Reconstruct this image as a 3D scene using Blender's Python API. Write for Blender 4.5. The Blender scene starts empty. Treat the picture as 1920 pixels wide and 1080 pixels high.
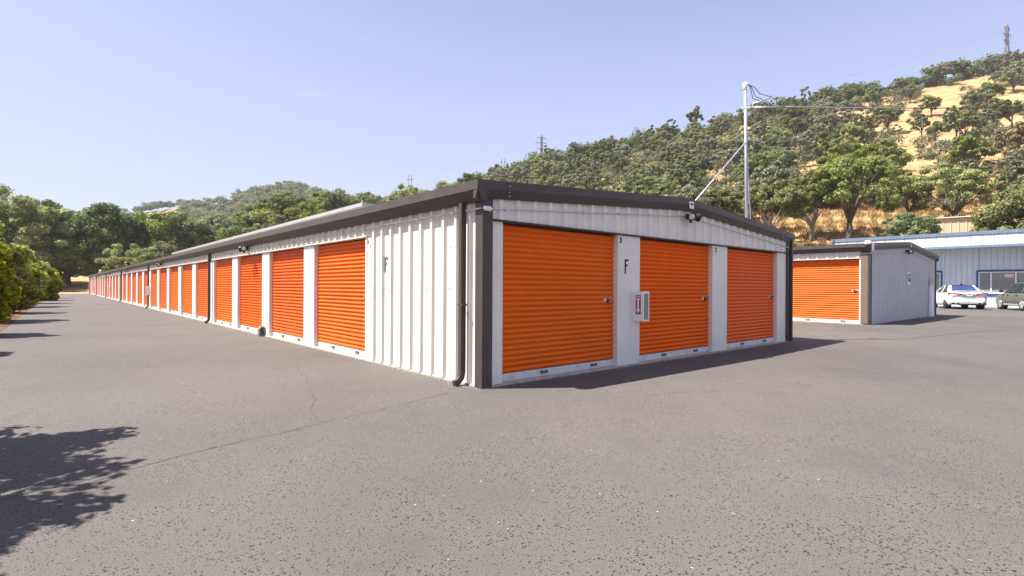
import bpy, bmesh, math, random
import numpy as np
from mathutils import Vector, Matrix, Euler
random.seed(7)
R = math.radians
sc = bpy.context.scene
COL = sc.collection

# ------------------------------------------------------------------ camera, sky, sun, exposure
F_PX = 992.0
CAM_H = 1.3
cam = bpy.data.cameras.new('camera')
cam.sensor_width = 36.0
cam.lens = F_PX / 1920 * 36
cam.clip_start = 0.05
cam.clip_end = 6000
co = bpy.data.objects.new('camera', cam)
COL.objects.link(co)
co.location = (0, 0, CAM_H)
co.rotation_euler = (Matrix.Rotation(R(90 - 0.087), 3, 'X') @ Matrix.Rotation(R(0.31), 3, 'Z')).to_euler()
sc.camera = co

SUN_EL = 61.5
SUN_TRAVEL = Vector((1.0, 0.10, 0.0)).normalized()          # horizontal way the light travels
w = bpy.data.worlds.new('World')
sc.world = w
w.use_nodes = True
nt = w.node_tree
nt.nodes.clear()
sky = nt.nodes.new('ShaderNodeTexSky')
sky.sky_type = 'NISHITA'
sky.sun_disc = False
sky.sun_elevation = R(SUN_EL)
sky.sun_rotation = math.atan2(-SUN_TRAVEL.x, -SUN_TRAVEL.y)
sky.altitude = 200
sky.air_density = 1.0
sky.dust_density = 3.0
sky.ozone_density = 2.0
bg = nt.nodes.new('ShaderNodeBackground')
bg.inputs['Strength'].default_value = 0.06
wo = nt.nodes.new('ShaderNodeOutputWorld')
# pale summer haze in the sky: the clear-air sky blended towards an even lavender white
# near the horizon, clear air overhead, and a few thin wisps of cirrus
def wn(typ, **kw):
    n_ = nt.nodes.new(typ)
    for k_, v_ in kw.items():
        setattr(n_, k_, v_)
    return n_
wtc = wn('ShaderNodeTexCoord')
wsep = wn('ShaderNodeSeparateXYZ')
nt.links.new(wtc.outputs['Generated'], wsep.inputs[0])
wr = wn('ShaderNodeValToRGB')
for e_, (p_, v_) in zip((wr.color_ramp.elements[0], wr.color_ramp.elements[1], wr.color_ramp.elements.new(.30), wr.color_ramp.elements.new(.52)),
                        ((0.0, .86), (.62, .0), (.30, .62), (.46, .36))):
    e_.position = p_
    e_.color = (v_, v_, v_, 1)
nt.links.new(wsep.outputs[2], wr.inputs[0])
pale = wn('ShaderNodeMix', data_type='RGBA')
pale.inputs[7].default_value = (3.85, 4.18, 6.3, 1)
nt.links.new(wr.outputs[0], pale.inputs[0])
nt.links.new(sky.outputs[0], pale.inputs[6])
wmap = wn('ShaderNodeMapping')
wmap.inputs['Rotation'].default_value = (0, .45, 0)
wmap.inputs['Scale'].default_value = (7, 7, 30)
nt.links.new(wtc.outputs['Generated'], wmap.inputs[0])
wns = wn('ShaderNodeTexNoise')
wns.inputs['Scale'].default_value = 1.5
wns.inputs['Detail'].default_value = 6
wns.inputs['Roughness'].default_value = .62
nt.links.new(wmap.outputs[0], wns.inputs['Vector'])
wcr = wn('ShaderNodeValToRGB')
wcr.color_ramp.elements[0].position = .60
wcr.color_ramp.elements[0].color = (0, 0, 0, 1)
wcr.color_ramp.elements[1].position = .80
wcr.color_ramp.elements[1].color = (.5, .5, .5, 1)
nt.links.new(wns.outputs[0], wcr.inputs[0])
wdist = wn('ShaderNodeVectorMath', operation='DISTANCE')
wdist.inputs[1].default_value = (-.44, .80, .40)
nt.links.new(wtc.outputs['Generated'], wdist.inputs[0])
wmk = wn('ShaderNodeMapRange')
wmk.inputs['From Min'].default_value = .34
wmk.inputs['From Max'].default_value = .12
nt.links.new(wdist.outputs['Value'], wmk.inputs[0])
wmul = wn('ShaderNodeMath', operation='MULTIPLY')
nt.links.new(wcr.outputs[0], wmul.inputs[0])
nt.links.new(wmk.outputs[0], wmul.inputs[1])
wisp = wn('ShaderNodeMix', data_type='RGBA')
wisp.inputs[7].default_value = (4.3, 4.3, 4.6, 1)
nt.links.new(wmul.outputs[0], wisp.inputs[0])
nt.links.new(pale.outputs[2], wisp.inputs[6])
nt.links.new(wisp.outputs[2], bg.inputs[0])
nt.links.new(bg.outputs[0], wo.inputs[0])

sl = bpy.data.lights.new('sun', 'SUN')
sl.energy = 5.0
sl.angle = R(0.5)
sl.color = (1.0, 0.94, 0.85)
so = bpy.data.objects.new('sun', sl)
COL.objects.link(so)
d = Vector((SUN_TRAVEL.x * math.cos(R(SUN_EL)), SUN_TRAVEL.y * math.cos(R(SUN_EL)), -math.sin(R(SUN_EL))))
so.rotation_euler = d.to_track_quat('-Z', 'Y').to_euler()
so.location = (-30, 0, 60)

sc.view_settings.view_transform = 'Standard'
sc.view_settings.look = 'None'
sc.view_settings.gamma = 1.0
sc.view_settings.exposure = 1.55
sc.cycles.max_bounces = 6
sc.cycles.diffuse_bounces = 3

# ------------------------------------------------------------------ site frame: u along the gable front, t along the long door wall
CX, CY = -0.3767, 6.7946
ANG = R(41.022)
SX, SY = math.cos(ANG), math.sin(ANG)
TX, TY = -SY, SX
def site(u, t, z=0.0):
    return Vector((CX + u * SX + t * TX, CY + u * SY + t * TY, z))
def to_site(x, y):
    a, b = x - CX, y - CY
    return a * SX + b * SY, a * TX + b * TY
def sstep(a, b, x):
    k = min(1.0, max(0.0, (x - a) / (b - a)))
    return k * k * (3 - 2 * k)
def lot_z(u):
    return 0.14 * sstep(10.5, 16.0, u)

# ------------------------------------------------------------------ materials
def new_mat(name):
    m = bpy.data.materials.new(name)
    m.use_nodes = True
    b = m.node_tree.nodes['Principled BSDF']
    return m, m.node_tree, b
def N(nt, typ, **kw):
    n = nt.nodes.new(typ)
    for k, v in kw.items():
        setattr(n, k, v)
    return n
def ramp(nt, stops):
    r = N(nt, 'ShaderNodeValToRGB')
    el = r.color_ramp.elements
    while len(el) > 1:
        el.remove(el[-1])
    el[0].position, el[0].color = stops[0][0], (*stops[0][1], 1)
    for p, c in stops[1:]:
        e = el.new(p)
        e.color = (*c, 1)
    return r
def noise(nt, scale, detail=4, rough=0.55, vec=None, dim='3D'):
    n = N(nt, 'ShaderNodeTexNoise')
    n.noise_dimensions = dim
    n.inputs['Scale'].default_value = scale
    n.inputs['Detail'].default_value = detail
    n.inputs['Roughness'].default_value = rough
    if vec is not None:
        nt.links.new(vec, n.inputs['Vector'])
    return n
def mixc(nt, fac, a, b, mode='MIX'):
    m = N(nt, 'ShaderNodeMix', data_type='RGBA', blend_type=mode)
    for s, v in ((0, fac), (6, a), (7, b)):
        if hasattr(v, 'links') or hasattr(v, 'is_linked'):
            nt.links.new(v, m.inputs[s])
        elif s == 0:
            m.inputs[0].default_value = v
        else:
            m.inputs[s].default_value = (*v, 1)
    return m.outputs[2]
def bump(nt, b, h, strength=0.3, dist=0.01):
    bp = N(nt, 'ShaderNodeBump')
    bp.inputs['Strength'].default_value = strength
    bp.inputs['Distance'].default_value = dist
    nt.links.new(h, bp.inputs['Height'])
    nt.links.new(bp.outputs[0], b.inputs['Normal'])
def painted_door(m):
    nt = m.node_tree
    b = nt.nodes['Principled BSDF']
    src = b.inputs['Base Color'].links[0].from_socket
    oi = N(nt, 'ShaderNodeObjectInfo')
    hs = N(nt, 'ShaderNodeHueSaturation')
    for s_, lo, hi, k in (('Hue', .498, .504, 1.0), ('Value', .92, 1.05, 7.7), ('Saturation', .98, 1.02, 3.3)):
        mu = N(nt, 'ShaderNodeMath', operation='MULTIPLY')
        mu.inputs[1].default_value = k
        fr = N(nt, 'ShaderNodeMath', operation='FRACT')
        mr = N(nt, 'ShaderNodeMapRange')
        mr.inputs['To Min'].default_value = lo
        mr.inputs['To Max'].default_value = hi
        nt.links.new(oi.outputs['Random'], mu.inputs[0])
        nt.links.new(mu.outputs[0], fr.inputs[0])
        nt.links.new(fr.outputs[0], mr.inputs[0])
        nt.links.new(mr.outputs[0], hs.inputs[s_])
    nt.links.new(src, hs.inputs['Color'])
    tc = N(nt, 'ShaderNodeTexCoord')
    scf = noise(nt, 16, 5, .7, tc.outputs['Object'])
    rs = ramp(nt, [(.66, (0, 0, 0)), (.74, (.35, .35, .35))])
    nt.links.new(scf.outputs[0], rs.inputs[0])
    cc = mixc(nt, rs.outputs[0], hs.outputs[0], (.62, .19, .05))
    nt.links.new(cc, b.inputs['Base Color'])
    dn = noise(nt, 1.6, 3, .5, tc.outputs['Object'])
    bump(nt, b, dn.outputs[0], .35, .05)
def painted(name, col, rough=0.45, spec=0.4, metal=0.0, var=0.10, scale=3.0, dirt=None, dirt_amt=0.25):
    """painted sheet metal with mild mottling and streaky dust"""
    m, nt, b = new_mat(name)
    tc = N(nt, 'ShaderNodeTexCoord')
    n1 = noise(nt, scale, 5, 0.6, tc.outputs['Object'])
    lo = tuple(max(0, c * (1 - var)) for c in col)
    hi = tuple(min(1, c * (1 + var)) for c in col)
    r = ramp(nt, [(0.3, lo), (0.7, hi)])
    nt.links.new(n1.outputs[0], r.inputs[0])
    out = r.outputs[0]
    if dirt:
        mp = N(nt, 'ShaderNodeMapping')
        mp.inputs['Scale'].default_value = (9, 9, 0.7)
        nt.links.new(tc.outputs['Object'], mp.inputs[0])
        n2 = noise(nt, 1.6, 6, 0.65, mp.outputs[0])
        r2 = ramp(nt, [(0.5, (0, 0, 0)), (0.75, (dirt_amt,) * 3)])
        nt.links.new(n2.outputs[0], r2.inputs[0])
        out = mixc(nt, r2.outputs[0], out, dirt)
    nt.links.new(out, b.inputs['Base Color'])
    rr = N(nt, 'ShaderNodeMapRange')
    rr.inputs['To Min'].default_value = rough - 0.08
    rr.inputs['To Max'].default_value = rough + 0.1
    nt.links.new(n1.outputs[0], rr.inputs[0])
    nt.links.new(rr.outputs[0], b.inputs['Roughness'])
    b.inputs['Metallic'].default_value = metal
    b.inputs['Specular IOR Level'].default_value = spec
    bump(nt, b, n1.outputs[0], 0.05, 0.01)
    return m
M = {}
M['cream'] = painted('cream_wall_metal', (0.72, 0.68, 0.615), 0.5, 0.3, var=0.05, dirt=(0.40, 0.34, 0.27), dirt_amt=0.22)
M['cream_trim'] = painted('cream_trim_metal', (0.72, 0.685, 0.625), 0.5, 0.3, var=0.05, dirt=(0.40, 0.34, 0.27), dirt_amt=0.2)
M['bronze'] = painted('dark_bronze_trim', (0.062, 0.051, 0.046), 0.42, 0.3, var=0.12, dirt=(0.13, 0.105, 0.085), dirt_amt=0.3)
M['orange'] = painted('orange_door_paint', (0.75, 0.104, 0.001), 0.34, 0.08, var=0.07, scale=1.4, dirt=(0.60, 0.14, 0.04), dirt_amt=0.16)
painted_door(M['orange'])
M['galv'] = painted('galvanised_steel', (0.52, 0.54, 0.56), 0.42, 0.5, metal=0.55, var=0.12, scale=14)
M['bar'] = painted('door_bar_aluminium', (0.66, 0.66, 0.66), 0.4, 0.5, metal=0.25, var=0.08, scale=9, dirt=(0.3, 0.27, 0.23), dirt_amt=0.4)
M['roof'] = painted('roof_metal', (0.36, 0.36, 0.35), 0.4, 0.4, metal=0.2, var=0.06)
M['concrete'] = painted('concrete_slab', (0.40, 0.36, 0.31), 0.9, 0.2, var=0.22, scale=9, dirt=(0.2, 0.17, 0.14), dirt_amt=0.6)
M['white'] = painted('white_enamel', (0.80, 0.80, 0.79), 0.35, 0.45, var=0.03)
M['black'] = painted('black_plastic', (0.018, 0.019, 0.022), 0.45, 0.4, var=0.2)
M['navy'] = painted('navy_trim_paint', (0.03, 0.075, 0.22), 0.5, 0.35, var=0.15)
M['blue'] = painted('blue_fascia_paint', (0.125, 0.175, 0.25), 0.6, 0.2, var=0.10, dirt=(0.3, 0.36, 0.45), dirt_amt=0.35)
M['tan'] = painted('tan_shed_metal', (0.58, 0.44, 0.30), 0.6, 0.25, var=0.06)
M['red'] = painted('red_label_print', (0.33, 0.02, 0.03), 0.5, 0.3, var=0.1)
M['letter'] = painted('dark_letter_paint', (0.02, 0.022, 0.028), 0.6, 0.2, var=0.2)
M['letter_grey'] = painted('grey_letter_paint', (0.15, 0.15, 0.16), 0.6, 0.2, var=0.2)
M['grey_box'] = painted('grey_plastic', (0.16, 0.16, 0.17), 0.5, 0.4, var=0.15)
M['lens'] = painted('lamp_lens', (0.62, 0.58, 0.47), 0.15, 0.6, var=0.1)
M['wire'] = painted('cable_rubber', (0.03, 0.03, 0.033), 0.6, 0.3, var=0.2)
M['lightwire'] = painted('aluminium_cable', (0.32, 0.33, 0.34), 0.45, 0.4, metal=0.5, var=0.2)
M['carwhite'] = painted('white_car_paint', (0.78, 0.78, 0.79), 0.16, 0.6, var=0.01)
M['cargreen'] = painted('grey_green_car_paint', (0.185, 0.178, 0.145), 0.22, 0.6, metal=0.45, var=0.05)
M['tyre'] = painted('tyre_rubber', (0.022, 0.022, 0.023), 0.8, 0.2, var=0.2)
M['rim_dark'] = painted('dark_alloy', (0.10, 0.10, 0.105), 0.3, 0.5, metal=0.7, var=0.1)
M['rim'] = painted('silver_alloy', (0.55, 0.55, 0.55), 0.3, 0.5, metal=0.6, var=0.1)
M['taillight'] = painted('red_lamp_plastic', (0.42, 0.012, 0.02), 0.15, 0.6, var=0.1)
M['bark'] = painted('oak_bark', (0.095, 0.078, 0.062), 0.9, 0.1, var=0.5, scale=5)
M['palebark'] = painted('pale_oak_bark', (0.26, 0.235, 0.20), 0.9, 0.1, var=0.4, scale=5)
M['wood'] = painted('weathered_wood', (0.14, 0.105, 0.075), 0.85, 0.15, var=0.35, scale=6)
M['steel'] = painted('grey_tower_steel', (0.20, 0.215, 0.235), 0.6, 0.3, metal=0.2, var=0.1)

def glass(name, col, rough=0.06, spec=0.7):
    m, nt, b = new_mat(name)
    tc = N(nt, 'ShaderNodeTexCoord')
    n1 = noise(nt, 2.0, 3, 0.5, tc.outputs['Object'])
    r = ramp(nt, [(0.3, tuple(c * 0.8 for c in col)), (0.7, tuple(c * 1.2 for c in col))])
    nt.links.new(n1.outputs[0], r.inputs[0])
    nt.links.new(r.outputs[0], b.inputs['Base Color'])
    b.inputs['Roughness'].default_value = rough
    b.inputs['Specular IOR Level'].default_value = spec
    b.inputs['IOR'].default_value = 1.52
    return m
M['carglass'] = glass('car_glass', (0.012, 0.017, 0.018), 0.03, 0.9)
M['rearglass_sky'] = glass('rear_glass_sky_reflection', (0.010, 0.028, 0.105), 0.05, 0.9)  # blue of the reflected sky is put into the pane's base colour
M['cabglass'] = glass('cabinet_window', (0.20, 0.21, 0.20), 0.12, 0.5)

def blinds_mat():
    m, nt, b = new_mat('window_pane_with_blinds')
    tc = N(nt, 'ShaderNodeTexCoord')
    wv = N(nt, 'ShaderNodeTexWave', wave_type='BANDS', bands_direction='Z')
    wv.inputs['Scale'].default_value = 6.5
    wv.inputs['Distortion'].default_value = 0.25
    nt.links.new(tc.outputs['Object'], wv.inputs[0])
    n = noise(nt, 0.9, 3, 0.5, tc.outputs['Object'])
    r = ramp(nt, [(0.15, (0.17, 0.18, 0.17)), (0.6, (0.33, 0.34, 0.32))])
    nt.links.new(wv.outputs[0], r.inputs[0])
    r2 = ramp(nt, [(0.35, (0.75, 0.78, 0.78)), (0.65, (1.1, 1.1, 1.05))])
    nt.links.new(n.outputs[0], r2.inputs[0])
    o = mixc(nt, 1.0, r.outputs[0], r2.outputs[0], 'MULTIPLY')
    nt.links.new(o, b.inputs['Base Color'])
    b.inputs['Roughness'].default_value = 0.08
    b.inputs['Specular IOR Level'].default_value = 0.6
    return m
M['blinds'] = blinds_mat()

def asphalt_mat():
    m, nt, b = new_mat('asphalt')
    tc = N(nt, 'ShaderNodeTexCoord')
    P = tc.outputs['Object']
    big = noise(nt, 0.16, 5, 0.6, P)
    mid = noise(nt, 1.7, 5, 0.62, P)
    fine = noise(nt, 120, 3, 0.7, P)
    r0 = ramp(nt, [(0.32, (0.076, 0.069, 0.0655)), (0.68, (0.106, 0.096, 0.0905))])
    nt.links.new(big.outputs[0], r0.inputs[0])
    r1 = ramp(nt, [(0.25, (0.90, 0.90, 0.91)), (0.75, (1.09, 1.08, 1.07))])
    nt.links.new(mid.outputs[0], r1.inputs[0])
    c = mixc(nt, 1.0, r0.outputs[0], r1.outputs[0], 'MULTIPLY')
    r2 = ramp(nt, [(0.28, (0.45, 0.44, 0.45)), (0.5, (1.0, 1.0, 1.0)), (0.75, (1.55, 1.52, 1.46))])
    nt.links.new(fine.outputs[0], r2.inputs[0])
    c = mixc(nt, 1.0, c, r2.outputs[0], 'MULTIPLY')
    # pits between the stones
    vo = N(nt, 'ShaderNodeTexVoronoi', feature='F1')
    vo.inputs['Scale'].default_value = 80
    vo.inputs['Randomness'].default_value = 1.0
    nz = noise(nt, 34, 2, 0.5, P)
    ad = N(nt, 'ShaderNodeVectorMath', operation='MULTIPLY_ADD')
    nt.links.new(nz.outputs['Color'], ad.inputs[0])
    ad.inputs[1].default_value = (0.022, 0.022, 0.0)
    nt.links.new(P, ad.inputs[2])
    nt.links.new(ad.outputs[0], vo.inputs['Vector'])
    sel = N(nt, 'ShaderNodeSeparateColor')
    nt.links.new(vo.outputs['Color'], sel.inputs[0])
    th = N(nt, 'ShaderNodeMapRange')          # pit size varies by cell, many cells have none
    th.inputs['From Min'].default_value = 0.25
    th.inputs['From Max'].default_value = 1.0
    th.inputs['To Min'].default_value = 0.0
    th.inputs['To Max'].default_value = 0.52
    den = N(nt, 'ShaderNodeMapRange')
    den.inputs['From Min'].default_value = .3
    den.inputs['From Max'].default_value = .7
    den.inputs['To Min'].default_value = -.28
    den.inputs['To Max'].default_value = .16
    nt.links.new(mid.outputs[0], den.inputs[0])
    dad = N(nt, 'ShaderNodeMath', operation='ADD')
    nt.links.new(sel.outputs[0], dad.inputs[0])
    nt.links.new(den.outputs[0], dad.inputs[1])
    nt.links.new(dad.outputs[0], th.inputs[0])
    sb = N(nt, 'ShaderNodeMath', operation='SUBTRACT')
    nt.links.new(th.outputs[0], sb.inputs[0])
    nt.links.new(vo.outputs['Distance'], sb.inputs[1])
    ms = N(nt, 'ShaderNodeMapRange')
    ms.inputs['From Min'].default_value = -0.02
    ms.inputs['From Max'].default_value = 0.10
    nt.links.new(sb.outputs[0], ms.inputs[0])
    c = mixc(nt, ms.outputs[0], c, (0.007, 0.007, 0.008))
    # pale grit
    vo2 = N(nt, 'ShaderNodeTexVoronoi', feature='F1')
    vo2.inputs['Scale'].default_value = 13
    nt.links.new(P, vo2.inputs['Vector'])
    se2 = N(nt, 'ShaderNodeSeparateColor')
    nt.links.new(vo2.outputs['Color'], se2.inputs[0])
    g1 = N(nt, 'ShaderNodeMath', operation='GREATER_THAN')
    g1.inputs[1].default_value = 0.94
    nt.links.new(se2.outputs[1], g1.inputs[0])
    g2 = N(nt, 'ShaderNodeMath', operation='LESS_THAN')
    g2.inputs[1].default_value = 0.085
    nt.links.new(vo2.outputs['Distance'], g2.inputs[0])
    g3 = N(nt, 'ShaderNodeMath', operation='MULTIPLY')
    nt.links.new(g1.outputs[0], g3.inputs[0])
    nt.links.new(g2.outputs[0], g3.inputs[1])
    c = mixc(nt, g3.outputs[0], c, (0.34, 0.30, 0.25))
    # worn tracks along the lane, sealed patches and old oil spots
    mp = N(nt, 'ShaderNodeMapping')
    mp.inputs['Rotation'].default_value = (0, 0, -ANG)
    mp.inputs['Scale'].default_value = (.75, .035, 1)
    nt.links.new(P, mp.inputs[0])
    trk = noise(nt, 1.0, 3, .5, mp.outputs[0])
    rt = ramp(nt, [(0.36, (.94, .94, .945)), (0.62, (1.04, 1.035, 1.03))])
    nt.links.new(trk.outputs[0], rt.inputs[0])
    c = mixc(nt, 1.0, c, rt.outputs[0], 'MULTIPLY')
    pat = noise(nt, .42, 7, .72, P)
    rp = ramp(nt, [(0.36, (.90, .90, .905)), (0.44, (1.0, 1.0, 1.0)), (0.60, (1.0, 1.0, 1.0)), (0.70, (1.04, 1.04, 1.03))])
    nt.links.new(pat.outputs[0], rp.inputs[0])
    c = mixc(nt, 1.0, c, rp.outputs[0], 'MULTIPLY')
    vo3 = N(nt, 'ShaderNodeTexVoronoi', feature='F1')
    vo3.inputs['Scale'].default_value = .55
    wob = noise(nt, 5.0, 4, .6, P)
    ad3 = N(nt, 'ShaderNodeVectorMath', operation='MULTIPLY_ADD')
    nt.links.new(wob.outputs['Color'], ad3.inputs[0])
    ad3.inputs[1].default_value = (.22, .22, 0)
    nt.links.new(P, ad3.inputs[2])
    nt.links.new(ad3.outputs[0], vo3.inputs['Vector'])
    oil = N(nt, 'ShaderNodeMapRange')
    oil.inputs['From Min'].default_value = .13
    oil.inputs['From Max'].default_value = .03
    oil.inputs['To Max'].default_value = .5
    nt.links.new(vo3.outputs['Distance'], oil.inputs[0])
    c = mixc(nt, oil.outputs[0], c, (.045, .042, .042))
    nt.links.new(c, b.inputs['Base Color'])
    b.inputs['Roughness'].default_value = 0.82
    b.inputs['Specular IOR Level'].default_value = 0.25
    h = N(nt, 'ShaderNodeMath', operation='SUBTRACT')
    nt.links.new(fine.outputs[0], h.inputs[0])
    nt.links.new(ms.outputs[0], h.inputs[1])
    bump(nt, b, h.outputs[0], 0.55, 0.006)
    return m
M['asphalt'] = asphalt_mat()

def ground_mat(name, stops, s1=0.12, s2=3.0, bs=0.5, bd=0.15):
    m, nt, b = new_mat(name)
    tc = N(nt, 'ShaderNodeTexCoord')
    P = tc.outputs['Object']
    n1 = noise(nt, s1, 6, 0.65, P)
    n2 = noise(nt, s2, 6, 0.7, P)
    r = ramp(nt, stops)
    nt.links.new(n1.outputs[0], r.inputs[0])
    r2 = ramp(nt, [(0.25, (0.66, 0.63, 0.6)), (0.7, (1.22, 1.2, 1.15))])
    nt.links.new(n2.outputs[0], r2.inputs[0])
    c = mixc(nt, 1.0, r.outputs[0], r2.outputs[0], 'MULTIPLY')
    n3 = noise(nt, s2 * .22, 6, 0.75, P)
    r3 = ramp(nt, [(0.34, (0.62, 0.60, 0.58)), (0.5, (1, 1, 1)), (0.68, (1.12, 1.12, 1.1))])
    nt.links.new(n3.outputs[0], r3.inputs[0])
    c = mixc(nt, 1.0, c, r3.outputs[0], 'MULTIPLY')
    nt.links.new(c, b.inputs['Base Color'])
    b.inputs['Roughness'].default_value = 0.95
    b.inputs['Specular IOR Level'].default_value = 0.05
    bump(nt, b, n2.outputs[0], bs, bd)
    return m
M['drygrass'] = ground_mat('dry_grass_ground', [(0.3, (0.22, 0.140, 0.068)), (0.5, (0.34, 0.226, 0.115)), (0.7, (0.42, 0.305, 0.170))], 0.12, 2.6)
M['earth'] = ground_mat('bare_earth', [(0.3, (0.070, 0.048, 0.033)), (0.7, (0.135, 0.095, 0.064))], 0.5, 6, 0.6, 0.04)

def leaf_mat(name, lo, hi, yellow=None, trans=0.34, jitter=0.022):
    """leaf colour from a per-leaf random tint plus a per-tree shift"""
    m, nt, b = new_mat(name)
    at = N(nt, 'ShaderNodeAttribute', attribute_name='tint')
    r = ramp(nt, [(0.0, lo), (0.75, hi), (1.0, yellow or hi)])
    nt.links.new(at.outputs['Fac'], r.inputs[0])
    oi = N(nt, 'ShaderNodeObjectInfo')
    hs = N(nt, 'ShaderNodeHueSaturation')
    mh = N(nt, 'ShaderNodeMapRange')
    mh.inputs['To Min'].default_value = 0.5 - jitter
    mh.inputs['To Max'].default_value = 0.5 + jitter * 0.6
    nt.links.new(oi.outputs['Random'], mh.inputs[0])
    nt.links.new(mh.outputs[0], hs.inputs['Hue'])
    mv = N(nt, 'ShaderNodeMath', operation='MULTIPLY')
    mv.inputs[1].default_value = 7.31
    nt.links.new(oi.outputs['Random'], mv.inputs[0])
    fr = N(nt, 'ShaderNodeMath', operation='FRACT')
    nt.links.new(mv.outputs[0], fr.inputs[0])
    mr = N(nt, 'ShaderNodeMapRange')
    mr.inputs['To Min'].default_value = 0.75
    mr.inputs['To Max'].default_value = 1.25
    nt.links.new(fr.outputs[0], mr.inputs[0])
    nt.links.new(mr.outputs[0], hs.inputs['Value'])
    ms = N(nt, 'ShaderNodeMapRange')
    ms.inputs['To Min'].default_value = 1.05
    ms.inputs['To Max'].default_value = 0.75
    nt.links.new(fr.outputs[0], ms.inputs[0])
    nt.links.new(ms.outputs[0], hs.inputs['Saturation'])
    nt.links.new(r.outputs[0], hs.inputs['Color'])
    nt.nodes.remove(b)
    df = N(nt, 'ShaderNodeBsdfDiffuse')
    tr = N(nt, 'ShaderNodeBsdfTranslucent')
    gl = N(nt, 'ShaderNodeBsdfGlossy')
    gl.inputs['Roughness'].default_value = 0.5
    gl.inputs['Color'].default_value = (0.35, 0.36, 0.34, 1)
    mx = N(nt, 'ShaderNodeMixShader')
    mx.inputs[0].default_value = trans
    mx2 = N(nt, 'ShaderNodeMixShader')
    mx2.inputs[0].default_value = 0.025
    nt.links.new(hs.outputs[0], df.inputs[0])
    nt.links.new(hs.outputs[0], tr.inputs[0])
    nt.links.new(df.outputs[0], mx.inputs[1])
    nt.links.new(tr.outputs[0], mx.inputs[2])
    nt.links.new(mx.outputs[0], mx2.inputs[1])
    nt.links.new(gl.outputs[0], mx2.inputs[2])
    nt.links.new(mx2.outputs[0], nt.nodes['Material Output'].inputs[0])
    return m
M['oak'] = leaf_mat('oak_leaves', (0.078, 0.098, 0.030), (0.185, 0.220, 0.068), (0.28, 0.30, 0.105))
M['oak_bright'] = leaf_mat('bright_oak_leaves', (0.098, 0.128, 0.024), (0.225, 0.270, 0.055), (0.33, 0.35, 0.085), jitter=0.015)
M['oak_grey'] = leaf_mat('grey_oak_leaves', (0.105, 0.118, 0.060), (0.22, 0.235, 0.125), (0.31, 0.31, 0.175), jitter=0.03)
M['straw'] = leaf_mat('yellowing_leaves', (0.15, 0.13, 0.055), (0.27, 0.23, 0.10), (0.34, 0.29, 0.14), jitter=0.02)
M['bush'] = leaf_mat('glossy_bush_leaves', (0.050, 0.10, 0.005), (0.38, 0.45, 0.010), (0.78, 0.72, 0.015), trans=0.48, jitter=0.012)
M['grassblade'] = leaf_mat('dry_grass_blades', (0.26, 0.16, 0.07), (0.42, 0.275, 0.12), (0.52, 0.37, 0.18), jitter=0.0)

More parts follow.
